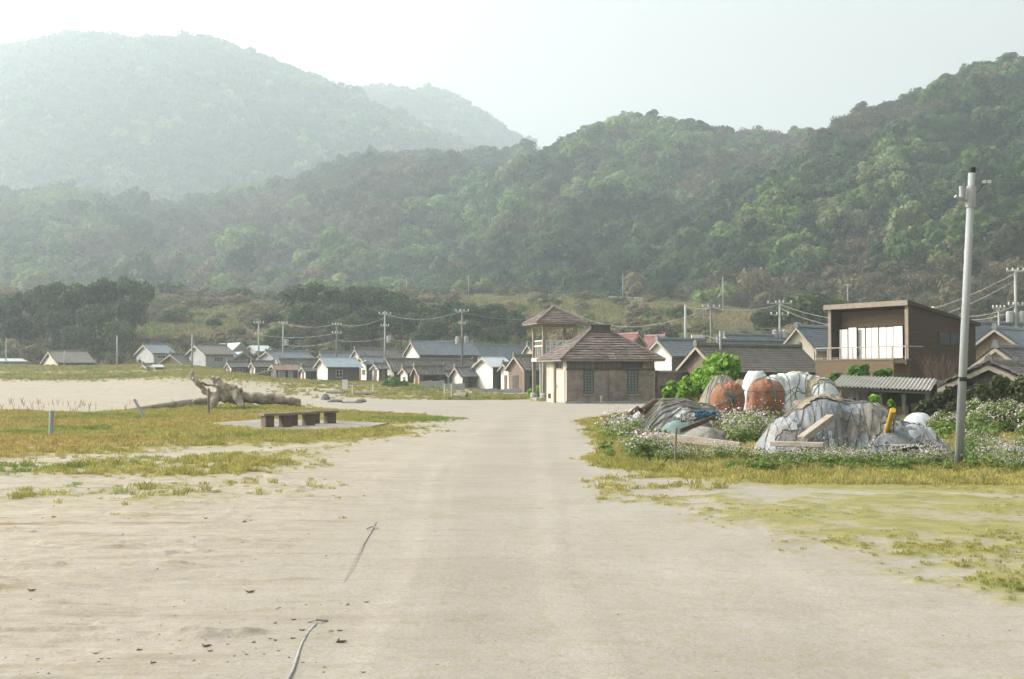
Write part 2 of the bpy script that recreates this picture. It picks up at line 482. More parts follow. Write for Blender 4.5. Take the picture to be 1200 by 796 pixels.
def ground_material(m):
    t, b = nodes(m); L = t.links.new; N = t.nodes.new
    at = N('ShaderNodeAttribute'); at.attribute_name = 'cover'
    sep = N('ShaderNodeSeparateColor'); L(at.outputs['Color'], sep.inputs[0])
    geo = N('ShaderNodeNewGeometry')
    def noise(s, d=6, ro=.65):
        n = N('ShaderNodeTexNoise'); n.inputs['Scale'].default_value = s; n.inputs['Detail'].default_value = d; n.inputs['Roughness'].default_value = ro
        L(geo.outputs['Position'], n.inputs['Vector']); return n.outputs['Fac']
    def ramp(f, stops):
        r = N('ShaderNodeValToRGB'); L(f, r.inputs[0])
        e = r.color_ramp.elements
        while len(e) < len(stops): e.new(.5)
        for k, (p, c) in enumerate(stops): e[k].position = p; e[k].color = (*c, 1)
        return r.outputs[0]
    def mix(f, a, c, mode='MIX'):
        x = N('ShaderNodeMix'); x.data_type = 'RGBA'; x.blend_type = mode
        if isinstance(f, float): x.inputs[0].default_value = f
        else: L(f, x.inputs[0])
        for s, v in ((6, a), (7, c)):
            if isinstance(v, tuple): x.inputs[s].default_value = (*v, 1)
            else: L(v, x.inputs[s])
        return x.outputs[2]
    sand = ramp(noise(.5, 5), [(.3, (.268,.238,.20)), (.5, (.30,.272,.232)), (.7, (.323,.297,.258))])
    loose = ramp(noise(1.1, 6), [(.3, (.31,.27,.215)), (.5, (.345,.307,.25)), (.7, (.368,.335,.28))])
    sand = mix(sep.outputs[2], sand, loose)
    grain = ramp(noise(38, 4, .8), [(.25, (.72,.72,.72)), (.5, (1.02,1.02,1.02)), (.8, (1.18,1.18,1.18))])
    sand = mix(1.0, sand, grain, 'MULTIPLY')
    speck = ramp(noise(9, 8, .8), [(.60, (1,1,1)), (.72, (.74,.68,.61))])
    sand = mix(.8, sand, speck, 'MULTIPLY')
    # brown mottling and painted ripple and scarp shade in loose sand, drawn out sideways
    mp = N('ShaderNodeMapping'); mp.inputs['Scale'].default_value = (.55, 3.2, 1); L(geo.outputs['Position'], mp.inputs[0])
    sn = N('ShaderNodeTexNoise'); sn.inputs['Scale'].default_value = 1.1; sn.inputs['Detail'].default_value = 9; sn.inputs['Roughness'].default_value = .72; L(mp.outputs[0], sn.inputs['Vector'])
    stain_shade = ramp(sn.outputs['Fac'], [(.50, (1,1,1)), (.58, (.80,.74,.66)), (.68, (.46,.38,.30))])
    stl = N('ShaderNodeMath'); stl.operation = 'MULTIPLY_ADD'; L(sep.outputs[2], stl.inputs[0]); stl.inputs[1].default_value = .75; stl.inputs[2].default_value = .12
    sand = mix(stl.outputs[0], sand, stain_shade, 'MULTIPLY') if False else mix(stl.outputs[0], sand, mix(1.0, sand, stain_shade, 'MULTIPLY'))
    trk = N('ShaderNodeMapRange'); L(at.outputs['Alpha'], trk.inputs[0]); trk.inputs[3].default_value = .90; trk.inputs[4].default_value = 1.1
    tv = N('ShaderNodeVectorMath'); tv.operation = 'MULTIPLY'; L(sand, tv.inputs[0]); L(trk.outputs[0], tv.inputs[1]); sand = tv.outputs[0]
    turf = ramp(noise(2.2, 6, .7), [(.3, (.14,.14,.035)), (.5, (.21,.20,.052)), (.7, (.27,.24,.085))])
    rustc = ramp(noise(2.6, 6, .7), [(.3, (.23,.16,.052)), (.7, (.31,.24,.085))])
    turf = mix(sep.outputs[1], turf, rustc)
    brk = N('ShaderNodeMapRange'); L(noise(7, 6, .75), brk.inputs[0]); brk.inputs[1].default_value = .3; brk.inputs[2].default_value = .7
    brk.inputs[3].default_value = -.55; brk.inputs[4].default_value = .55
    ad = N('ShaderNodeMath'); ad.operation = 'MULTIPLY_ADD'; L(sep.outputs[0], ad.inputs[0]); ad.inputs[1].default_value = 1.25; L(brk.outputs[0], ad.inputs[2])
    cl = N('ShaderNodeClamp'); L(ad.outputs[0], cl.inputs[0])
    sc = N('ShaderNodeMath'); sc.operation = 'MULTIPLY'; L(cl.outputs[0], sc.inputs[0]); sc.inputs[1].default_value = .85
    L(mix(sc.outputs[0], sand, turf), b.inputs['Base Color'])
    b.inputs['Roughness'].default_value = .95; b.inputs['Specular IOR Level'].default_value = .15
    bp = N('ShaderNodeBump'); bp.inputs['Strength'].default_value = .55; bp.inputs['Distance'].default_value = .02
    a2 = N('ShaderNodeMath'); a2.operation = 'ADD'; L(noise(24, 8, .75), a2.inputs[0]); L(noise(4, 6, .7), a2.inputs[1])
    L(a2.outputs[0], bp.inputs['Height']); L(bp.outputs[0], b.inputs['Normal'])
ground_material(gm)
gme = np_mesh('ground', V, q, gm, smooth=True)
ca = gme.attributes.new('cover', 'FLOAT_COLOR', 'POINT')
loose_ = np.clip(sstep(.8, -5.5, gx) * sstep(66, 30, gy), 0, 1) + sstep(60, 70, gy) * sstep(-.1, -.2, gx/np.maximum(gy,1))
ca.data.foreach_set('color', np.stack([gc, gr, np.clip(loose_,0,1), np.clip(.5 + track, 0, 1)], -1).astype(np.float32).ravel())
ground = link('ground', gme); tag(ground, kind='structure')

# --- hills: each a ridge with a front slope, a crest and a far side
hill_soil = mat('hill_undergrowth', (.045,.058,.024), (.028,.040,.016), scale=.05, rough=1)
foot_soil = mat('terrace_turf', (.17,.17,.06), (.11,.09,.045), scale=.06, rough=1, wear=(.18,.14,.075), wscale=.03, wlevel=(.45,.6))
def curve(pts):
    xs = [p[0] for p in pts]; ys = [p[1] for p in pts]
    return lambda c: np.interp(c, xs, ys)
LAYERS = {}
def hill(name, crest, Yc, base, Yb, canopy=0.0, c0=-330, c1=1530, nc=150, nrow=56, amp=.06, seed=1, ease=1.15, matl=None, smoothing=18):
    cr = curve(crest); ba = curve(base); yc = curve(Yc); yb = curve(Yb)
    cs = np.linspace(c0, c1, nc)
    k = np.exp(-np.linspace(-2, 2, 9)**2); k /= k.sum()
    def sm(f): return lambda c: sum(w * f(c + d * smoothing / 2) for w, d in zip(k, np.linspace(-2, 2, 9)))
    crs = sm(cr)
    def surf(c, t):
        Y = yb(c) + (yc(c) - yb(c)) * t
        pyc = crs(c); zc = CAMZ + (440 - pyc) / FPX * yc(c) - canopy
        zb = CAMZ + (440 - ba(c)) / FPX * yb(c) - canopy * .3
        tt = np.clip(t, 0, 1)
        e = tt ** ease * .55 + .45 * (tt * tt * (3 - 2 * tt))
        z = zb + (zc - zb) * e
        X = (c - 600) / FPX * Y
        rel = np.maximum(zc - zb, 4)
        env = np.sin(np.pi * np.clip(tt, 0, 1)) ** .8
        S = 1 / (rel * .75)
        n = fbm(X * S + seed * 3.7 + Y*S*.35, Y * S * .55, seed, 4) - .5
        ridged = .5 - np.abs(fbm(X * S * .8 + 5 + Y*S*.5, Y * S * .25, seed + 5, 3) - .5) * 2
        z = z + env * rel * amp * (n * 2.2 + ridged * 1.6)
        back = np.clip(t - 1, 0, None)
        z = np.where(t > 1, zc - (zc + 5) * np.clip(back * 1.3, 0, 1) ** 1.4, z)
        return X, Y, z
    ts = np.concatenate([np.linspace(-.02, 1, nrow), np.linspace(1.04, 1.75, 12)])
    C, T = np.meshgrid(cs, ts, indexing='ij')
    X, Y, Z = surf(C, T)
    n0, n1 = X.shape
    vid = np.arange(n0*n1).reshape(n0, n1)
    q = np.stack([vid[:-1,:-1], vid[1:,:-1], vid[1:,1:], vid[:-1,1:]], -1).reshape(-1, 4)
    me = np_mesh(name, np.stack([X, Y, Z], -1).reshape(-1, 3), q, matl or hill_soil, smooth=True)
    o = link(name, me); tag(o, kind='structure')
    LAYERS[name] = surf
    return o
hill('mountain', [(-330,120),(-100,80),(0,54),(45,44),(90,38),(120,41),(150,47),(190,44),(225,41),(250,44),(275,54),(330,76),(380,94),(430,119),(480,141),(560,180),(640,215),(900,300),(1530,330)],
     [(0,1500)], [(0,320)], [(0,900)], canopy=7, seed=4, amp=.035, ease=1.0)
hill('far_peak', [(-330,300),(300,200),(360,135),(420,104),(450,101),(500,104),(530,112),(560,128),(585,144),(612,163),(660,200),(760,260),(1530,330)],
     [(0,1900)], [(0,330)], [(0,1300)], canopy=7, seed=6, amp=.03, ease=1.0, c0=100, c1=1100)
hill('ridge', [(-330,262),(-100,232),(0,225),(60,223),(120,226),(180,233),(210,239),(235,233),(260,227),(330,213),(352,202),(370,191),(400,180),(430,173),(500,169),(560,172),(620,174),(700,190),(800,230),(1000,300),(1530,330)],
     [(0,860)], [(0,352)], [(0,430)], canopy=9.5, seed=8, amp=.10, c1=1300)
hill('wooded_hill', [(-330,352),(330,352),(380,346),(430,331),(480,303),(530,268),(570,236),(600,206),(622,182),(640,167),(665,154),(690,143),(720,138),(750,136),(800,138),(850,142),(915,153),(1000,168),(1530,230)],
     [(0,600),(600,700),(1530,740)], [(0,358)], [(0,380)], canopy=12, seed=12, amp=.17, c0=200)
hill('steep_hill', [(-330,362),(380,356),(480,344),(560,322),(620,298),(700,264),(760,240),(800,222),(860,190),(915,158),(960,139),(1000,119),(1060,101),(1100,86),(1150,69),(1200,62),(1300,52),(1530,40)],
     [(0,400),(480,420),(800,540),(1200,620),(1530,620)], [(0,366),(700,360),(950,374),(1100,392),(1530,396)], [(0,325),(700,325),(1000,270),(1200,215),(1530,190)], canopy=13.5, seed=15, amp=.15, c0=250)
hill('terraced_slope', [(-330,352),(0,350),(150,352),(250,352),(330,354),(480,352),(560,349),(660,350),(760,354),(850,362),(950,378),(1050,394),(1530,402)],
     [(0,315),(700,320),(950,275),(1100,230),(1530,220)], [(0,434),(600,437),(1530,432)], [(0,195),(600,195),(1000,180),(1530,160)], canopy=.4, seed=19, amp=.05, ease=.85, matl=foot_soil, nc=220, nrow=60)

# --- woods: crowns in their thousands, read as one mass on each hill
wood_leaf = leaf_mat('woodland_leaf', attr='tone', var=.28, trans=.35)
def crown_mesh(name, seed, n=620, leaf=.68, rx=4.2, rz=3.2, zc=3.0, lobes=9, stems=False, **k):
    rg = np.random.default_rng(seed)
    p, d, cs, rs = crown_points(rg, n, rx, rz, zc, lobes, **k)
    v, f = leaf_quads(p, d, leaf * rg.uniform(.6, 1.3, n), rg, jitter=.22)
    return np_mesh(name, v, f, wood_leaf)
crowns = [crown_mesh('round_crown', 1), crown_mesh('broad_crown', 2, rx=4.8, lobes=12, lr=(.24,.4)), crown_mesh('tall_crown', 3, rx=3.4, rz=4.2, zc=4.2, lobes=10),
          crown_mesh('cloudy_crown', 4, rx=4.4, lobes=14, lr=(.2,.34)), crown_mesh('open_crown', 5, n=330, leaf=.55, lobes=12, lr=(.3,.45), fill=.35),
          crown_mesh('spire_crown', 6, n=300, leaf=.6, rx=2.0, rz=5.5, zc=4.5, lobes=9, spread=.4)]
far_crowns = [crown_mesh('far_crown', 21+i, n=110, leaf=1.5, rx=4.6, lobes=7) for i in range(3)]
EVER = np.array([(.018,.046,.020),(.026,.062,.022),(.040,.082,.024),(.055,.092,.027)])
LIGHT = np.array([(.095,.175,.042),(.135,.20,.055),(.08,.145,.04),(.15,.18,.07)])
BARE = np.array([(.100,.085,.046),(.085,.075,.038),(.12,.098,.055),(.075,.074,.032)])
def tones(x, y, rg, light=.16, bare=.25, seed=70):
    n = len(x)
    a = fbm(x*.018, y*.013, seed, 3) + rg.normal(0, .045, n)
    b = fbm(x*.014 + 50, y*.010, seed + 9, 3) + rg.normal(0, .045, n)
    tn = EVER[rg.integers(0, 4, n)]
    qb = np.quantile(b, 1 - bare); tn = np.where((b > qb)[:, None], BARE[rg.integers(0, 4, n)], tn)
    ql = np.quantile(a, 1 - light); tn = np.where((a > ql)[:, None], LIGHT[rg.integers(0, 4, n)], tn)
    return tn * .90 * np.exp(rg.normal(0, .18, (n, 1))), (b > qb) & (a <= ql)
def wood(name, layer, count, c0, c1, t0, t1, size, seed, label, protos, light=.16, bare=.25):
    rg = np.random.default_rng(seed)
    surf = LAYERS[layer]
    c = rg.uniform(c0, c1, count * 2); t = rg.uniform(t0, t1, count * 2)
    X, Y, Z = surf(c, t)
    keep = rg.uniform(0, 1, len(X)) < Y / Y.max()
    X, Y, Z = X[keep][:count], Y[keep][:count], Z[keep][:count]
    n = len(X)
    s = size * .78 * np.exp(rg.normal(0, .30, n))
    tn, br = tones(X, Y, rg, light, bare, seed)
    pk = rg.integers(0, 4 if len(protos) > 3 else len(protos), n)
    if len(protos) > 3: pk = np.where(br & (rg.uniform(0,1,n) < .7), 4, pk)
    s = np.where(tn[:, 1] > .10, s*1.25, s)
    scl = np.stack([s, s, s * rg.uniform(.8, 1.2, n)], 1)
    scatter(name, np.stack([X, Y, Z - .6], 1), scl, rg.uniform(0, 6.28, n), tn, pk, protos, label, 'woodland')
wood('mountain_woodland', 'mountain', 15000, -200, 720, .15, 1.12, 1.45, 101, 'hazy woodland covering the tall far mountain', far_crowns, .12, .15)
wood('peak_woodland', 'far_peak', 6000, 330, 720, .45, 1.1, 1.5, 102, 'hazy woodland on the faint peak behind the mountain', far_crowns, .12, .15)
wood('ridge_woodland', 'ridge', 16000, -230, 760, .05, 1.12, 1.05, 103, 'misty mixed woodland on the long low ridge', crowns, .16, .2)
wood('hill_woodland', 'wooded_hill', 9000, 330, 1010, .02, 1.1, 1.0, 104, 'mixed evergreen woodland on the middle hill', crowns, .22, .18)
wood('steep_woodland', 'steep_hill', 11500, 380, 1420, .04, 1.1, .86, 105, 'dark evergreen and bare brown woodland on the steep right hill', crowns, .20, .24)
# ================================================================== GRASS AND SHRUBS
grass_leaf = leaf_mat('grass_blade', attr='tone', var=.35, trans=.45)
def tuft(name, seed, n, h, spread, w, lean=.5):
    rg = np.random.default_rng(seed)
    v = []; f = []
    for i in range(n):
        a = rg.uniform(0, 6.28); r = spread * math.sqrt(rg.uniform(0, 1))
        x, y = r*math.cos(a), r*math.sin(a)
        d = rg.uniform(0, 6.28); hh = h * rg.uniform(.5, 1.15); ln = lean * hh * rg.uniform(.1, 1)
        ex, ey = math.cos(d)*ln, math.sin(d)*ln
        px_, py_ = -math.sin(d+.6)*w/2, math.cos(d+.6)*w/2
        b = len(v)
        v += [(x-px_, y-py_, -.02), (x+px_, y+py_, -.02), (x+ex*.4+px_*.7, y+ey*.4+py_*.7, hh*.6), (x+ex, y+ey, hh)]
        f += [(b, b+1, b+2, b+3)]
    return np_mesh(name, np.array(v), np.array(f), grass_leaf)
tufts = [tuft('short_tuft', 1, 34, .035, .10, .008, 1.0), tuft('turf_tuft', 2, 32, .06, .10, .008, .9), tuft('long_tuft', 3, 28, .11, .09, .007, .7)]
def sow(name, x0, x1, y0, y1, dens, seed, label, scale=1.0, hfun=None, wedge=True):
    rg = np.random.default_rng(seed)
    n = int((x1-x0)*(y1-y0)*dens)
    x = rg.uniform(x0, x1, n); y = rg.uniform(y0, y1, n)
    k = (np.abs(x) < .47*y + 2.5); x, y = x[k], y[k]
    c = grass_cover(x, y); k = rg.uniform(0, 1, len(x)) < c**1.3 * .95; x, y, c = x[k], y[k], c[k]
    ru = rust(x, y); n = len(x)
    g = fbm(x*.5, y*.5, 77, 3)
    base = np.stack([.24 + .10*g, .24 + .05*g, .065 + .03*g], 1)
    fresh = np.array([.12, .20, .045]); dry = np.array([.34, .30, .12]); rs = np.array([.34, .25, .09])
    f1 = sstep(.55, .72, fbm(x*.3+9, y*.3, 81, 3))[:, None] * .8; f2 = sstep(.5, .68, fbm(x*.9, y*.9+5, 83, 3))[:, None] * .55
    tn = base*(1-f2) + dry*f2; tn = tn*(1-f1) + fresh*f1
    k = (ru * rg.uniform(0, 1, n)**.8)[:, None]; tn = tn*(1-k) + rs*k
    tn = tn * (1.2 if scale < 2 else .95) * rg.uniform(.75, 1.2, (n, 1))
    s = scale * rg.uniform(.6, 1.3, n) * (.55 + .55*c)
    pick = np.where(rg.uniform(0,1,n) < .75, rg.integers(0, 2, n), 2)
    lw = poly_sd(x, y, GW['lawn']) > -1
    s = np.where(lw, s*.42, s); pick = np.where(lw, rg.integers(0, 2, n), pick)
    z = ground_z(x, y) + c*.02
    scatter(name, np.stack([x, y, z], 1), s, rg.uniform(0, 6.28, n), tn, pick, tufts, label, 'grass')
sow('grass', -34, 30, 9, 67, 85, 201, 'yellow green and rusty grass on both sides of the sandy road')
sow('bank_grass', -80, 60, 66, 190, 7, 202, 'pale green grass on the bank before the village', scale=2.2)

# dry stalks standing at the back edge of the left grass
rgs = np.random.default_rng(205)
st = []
for i in range(90):
    p = G(rgs.uniform(-60, 260), rgs.uniform(474, 486)); st.append((p.x, p.y, 0))
st = np.array(st)
stalk_mesh = tuft('dry_stalk', 9, 3, .42, .05, .014, .35)
scatter('dry_stalks', st, rgs.uniform(.5, 1.15, len(st)), rgs.uniform(0, 6.28, len(st)), np.tile([.20, .11, .06], (len(st), 1)) * rgs.uniform(.8, 1.3, (len(st), 1)), np.zeros(len(st)), [stalk_mesh],
        'brown dry weed stalks along the back edge of the left grass', 'weeds')

# scrub on the slope behind the village
surf = LAYERS['terraced_slope']
rgs = np.random.default_rng(210)
n = 9000
c = rgs.uniform(-200, 1380, n); t = rgs.uniform(.0, 1.03, n) ** .8
X, Y, Z = surf(c, t)
dens = .25 + .75*sstep(560, 430, c) + .4*sstep(900, 1000, c)
dens = dens * sstep(.38, .56, fbm(X*.05, Y*.05, 215, 3) + .12*sstep(560, 400, c))
terr = (np.sin(t*22 + c*.004) > .2)             # open grass steps on the right terraces
k = rgs.uniform(0, 1, n) < dens * np.where((c > 540) & (c < 930) & terr, .25, 1)
X, Y, Z, c, t = X[k], Y[k], Z[k], c[k], t[k]; n = len(X)
pal = np.array([(.11,.105,.045),(.14,.12,.065),(.06,.085,.03),(.13,.10,.06),(.09,.12,.035),(.17,.14,.08)])
tn = pal[rgs.integers(0, 6, n)] * 1.3 * rgs.uniform(.75, 1.15, (n, 1))
s = .30 * np.exp(rgs.normal(0, .4, n))
scatter('hillside_scrub', np.stack([X, Y, Z-.2], 1), np.stack([s, s, s*.8], 1), rgs.uniform(0, 6.28, n), tn, rgs.integers(0, 5, n), crowns,
        'brown and olive scrub on the terraced slope behind the village', 'scrub')
n = 30000
c = rgs.uniform(-200, 1380, n); t = rgs.uniform(.0, 1.03, n) ** .8
X, Y, Z = surf(c, t)
gpal = np.array([(.20,.20,.07),(.25,.22,.10),(.14,.18,.05),(.28,.22,.12)])
g2 = fbm(X*.04, Y*.10, 218, 3) + rgs.normal(0, .06, n)
tn = gpal[np.clip(((g2-.3)/.4*4).astype(int), 0, 3)] * rgs.uniform(.8, 1.15, (n, 1))
big_tuft = tuft('reed_tuft', 15, 26, 1.0, .8, .12, .7)
scatter('hillside_grass', np.stack([X, Y, Z], 1), rgs.uniform(.5, 1.3, n), rgs.uniform(0, 6.28, n), tn, np.zeros(n), [big_tuft],
        'tall pale grass on the terraced slope behind the village', 'grass')

# ================================================================== TREES THAT STAND APART
bark = mat('bark', (.13,.10,.075), (.06,.048,.036), scale=6, stretch=(1,1,.25), bump=.6)
def hued_leaf(name, c, var=.45, trans=.25):
    m = leaf_mat(name, c, var, trans)
    t = m.node_tree; oi = t.nodes.new('ShaderNodeObjectInfo')
    mr = t.nodes.new('ShaderNodeMapRange'); mr.inputs[3].default_value = .75; mr.inputs[4].default_value = 1.3
    t.links.new(oi.outputs['Random'], mr.inputs[0])
    mul = [x for x in t.nodes if x.type == 'VECT_MATH'][0]
    m2 = t.nodes.new('ShaderNodeVectorMath'); m2.operation = 'MULTIPLY'
    t.links.new(mul.outputs[0], m2.inputs[0]); t.links.new(mr.outputs[0], m2.inputs[1])
    for l in list(t.links):
        if l.from_socket == mul.outputs[0] and l.to_node != m2:
            to = l.to_socket; t.links.remove(l); t.links.new(m2.outputs[0], to)
    return m
leaf_dark = hued_leaf('evergreen_leaf', (.050,.078,.030))
leaf_mid = hued_leaf('broad_leaf', (.075,.105,.032))
leaf_fresh = hued_leaf('fresh_leaf', (.19,.33,.045), .4, .4)
leaf_hedge = hued_leaf('hedge_leaf', (.09,.18,.035), .45, .3)
TREEP = {}
def tree_proto(key, seed, lm, n=2600, leaf=.42, rx=5.0, rz=3.8, zc=6.2, lobes=15, h=5.0, r0=.3, **kw):
    rg = np.random.default_rng(seed)
    p, d, cs, rs = crown_points(rg, n, rx, rz, zc, lobes, **kw)
    v, f = leaf_quads(p, d, leaf * rg.uniform(.6, 1.35, n), rg, jitter=.55)
    cm = np_mesh('crown', v, f, lm)
    mb = MB(); limb_mesh(mb, rg, h, r0, cs[:8])
    tm = bpy.data.meshes.new('trunk'); tm.from_pydata(mb.v, [], mb.f); tm.materials.append(bark); tm.update()
    TREEP[key] = (cm, tm, zc + rz)
tree_proto('dark_a', 31, leaf_dark, lr=(.24,.42), spread=.75)
tree_proto('dark_b', 32, leaf_dark, lr=(.2,.38), spread=.8, lobes=18)
tree_proto('mid_a', 33, leaf_mid, lr=(.24,.42), spread=.72)
tree_proto('pine_a', 34, leaf_dark, rx=5, rz=2.6, zc=7.6, lobes=14, h=7, lr=(.2,.32), spread=.85, flat=.55)
def tree(name, key, px, top, Y, label, group=None, width=1.0, base=None):
    cm, tm, H = TREEP[key]
    X = (px-600)/FPX*Y
    if base is None:
        cc = px
        # stand on the higher of the two sheets
        zb = float(ground_z(X, Y))
        f = LAYERS['terraced_slope']
        ts = np.linspace(0, 1, 80); xs, ys, zs = f(np.full(80, float(px)), ts)
        if Y >= ys[0]: zb = max(zb, float(np.interp(Y, ys, zs)))
    else: zb = base
    zt = P(px, top, Y).z
    s = (zt - zb) / H
    root = empty(name, (X, Y, zb), rz=(px*1.7) % 6.28)
    root.scale = (s*width, s*width, s)
    tag(root, label, 'tree', group)
    link('crown', cm, root); link('trunk', tm, root)
    return root
ORD = ['first', 'second', 'third', 'fourth', 'fifth', 'sixth', 'seventh', 'eighth', 'ninth', 'tenth', 'eleventh', 'twelfth', 'thirteenth', 'fourteenth']
def name_grove(lst, text):
    for back in (True, False):
        for i, (o, px, b) in enumerate(sorted([q for q in lst if q[2] == back], key=lambda q: q[1])):
            o['label'] = text % (ORD[i] + ' from left', 'upper' if back else 'lower'); o['category'] = 'tree'
GROVE = []
g = 'grove behind the far-left huts'
for i, (px, top, Y, k, w) in enumerate([(8,352,222,'dark_a',.85),(30,340,226,'dark_b',.9),(52,331,222,'pine_a',.8),(76,328,218,'dark_b',.85),(100,334,222,'dark_a',.8),(128,326,216,'pine_a',.8),(143,322,220,'dark_b',.75),(152,345,212,'dark_a',.75),(112,356,208,'dark_a',.8),(62,362,208,'dark_b',.85),(18,372,208,'dark_a',.8),(88,380,203,'dark_b',.8),(140,372,205,'mid_a',.75),(-25,345,220,'dark_b',1)]):
    GROVE.append((tree('evergreen_tree', k, px, top, Y, None, g, w), px, top < 350))
name_grove(GROVE, 'dark evergreen tree, %s in %s row of grove behind far-left huts')
GROVE = []
g = 'grove on the slope behind the sheds'
for i, (px, top, Y, k, w) in enumerate([(348,334,240,'dark_a',1),(372,329,238,'pine_a',1),(398,336,242,'mid_a',1),(426,333,240,'dark_b',1),(452,339,236,'dark_a',1),(476,348,234,'dark_b',1),(500,353,232,'mid_a',1),(524,352,230,'dark_a',1),(548,356,228,'dark_b',1),(572,357,228,'dark_a',1),(594,362,226,'dark_b',1),(608,374,220,'dark_a',.9),(362,352,226,'dark_b',1),(392,356,224,'dark_a',1),(436,358,222,'dark_a',1),(470,366,220,'dark_b',1),(510,372,216,'dark_a',1),(548,374,214,'dark_b',1),(582,380,212,'mid_a',1),(412,366,216,'mid_a',.9)]):
    GROVE.append((tree('evergreen_tree', k, px, top, Y, None, g, w), px, top < 351 or (px > 485 and Y >= 220)))
name_grove(GROVE, 'dark evergreen tree, %s in %s row of long grove behind sheds')
tree('round_tree', 'mid_a', 953, 338, 205, 'rounded olive green tree on the slope above the gabled roofs', None, 1.15)
tree('evergreen_tree', 'dark_a', 905, 360, 210, 'low dark tree on the slope left of the rounded olive tree', None, 1.1)
tree('evergreen_tree', 'dark_b', 978, 352, 215, 'dark tree on the slope just right of the rounded olive tree', None, 1.0)
tree('broadleaf_tree', 'mid_a', 280, 335, 300, 'hazy rounded tree standing above the brown slope', None, 1.4)
tree('broadleaf_tree', 'mid_a', 250, 372, 240, 'bushy tree low on the brown slope behind the grey houses', None, 1.2)
tree('broadleaf_tree', 'mid_a', 200, 362, 250, 'bushy tree on the brown slope right of the dark grove', None, 1.2)
tree('broadleaf_tree', 'dark_a', 318, 366, 240, 'dark bushy tree on the brown slope beside the long grove', None, 1.1)
# ================================================================== VILLAGE
M = {}
M['white'] = mat('white_plaster', (.66,.64,.60), (.55,.52,.47), scale=1.2, rough=.9, wear=(.42,.38,.32), wscale=.9, wlevel=(.56,.75))
M['cream'] = mat('cream_plaster', (.50,.46,.38), (.40,.36,.29), scale=1.2, wear=(.3,.26,.2), wscale=.8, wlevel=(.56,.75))
M['grey_plaster'] = mat('grey_plaster', (.36,.36,.35), (.27,.27,.26), scale=1.0, wear=(.2,.2,.19), wscale=.7, wlevel=(.55,.75))
M['pale_blue'] = mat('pale_metal_siding', (.42,.45,.46), (.33,.36,.37), scale=1.0)
M['boards'] = mat('weathered_boards', (.16,.145,.13), (.085,.078,.07), scale=5, stretch=(1,1,.08), bump=.5)
M['dark_boards'] = mat('charred_boards', (.115,.105,.095), (.06,.055,.05), scale=5, stretch=(1,1,.08), bump=.5)
M['brown_boards'] = mat('brown_boards', (.24,.18,.13), (.13,.095,.07), scale=5, stretch=(1,1,.08), bump=.5)
M['pink_plaster'] = mat('terracotta_plaster', (.42,.30,.23), (.33,.24,.18), scale=2)
M['wood_trim'] = mat('trim_wood', (.42,.37,.30), (.28,.24,.19), scale=6)
M['tile_grey'] = mat('grey_roof_tile', (.155,.155,.15), (.085,.085,.085), scale=1.5, rough=.5, spec=.4)
M['tile_blue'] = mat('blue_grey_roof_tile', (.17,.195,.215), (.10,.115,.13), scale=1.5, rough=.4, spec=.5)
M['tile_brown'] = mat('brown_grey_roof_tile', (.17,.155,.13), (.10,.092,.08), scale=1.5, rough=.6, spec=.35)
M['tile_red'] = mat('dull_red_roof_tile', (.20,.075,.065), (.13,.05,.045), scale=1.5, rough=.5, spec=.4)
M['metal_pale'] = mat('pale_metal_roof', (.46,.49,.50), (.34,.37,.385), scale=1.0, rough=.45, spec=.5, wear=(.25,.24,.22), wscale=.8, wlevel=(.6,.78))
M['metal_blue'] = mat('faded_blue_metal_roof', (.27,.33,.37), (.20,.25,.28), scale=1.0, rough=.45, spec=.5)
M['metal_rust'] = mat('rusty_metal_roof', (.27,.19,.16), (.18,.12,.10), scale=1.2, rough=.7)
M['glass'] = mat('window_glass', (.03,.035,.04), (.02,.024,.028), rough=.12, spec=.6)
M['frame'] = mat('window_frame', (.50,.48,.44), (.4,.38,.35), scale=4)
M['dark'] = mat('dark_opening', (.03,.028,.025), (.02,.018,.016))
M['concrete'] = mat('concrete', (.36,.355,.34), (.26,.255,.24), scale=2.5, bump=.4, wear=(.19,.185,.17), wscale=1.2, wlevel=(.5,.72))
M['steel'] = mat('galvanised_steel', (.34,.345,.345), (.25,.255,.255), scale=3, rough=.5, spec=.5)
M['wire'] = mat('cable', (.06,.06,.06), (.04,.04,.04))

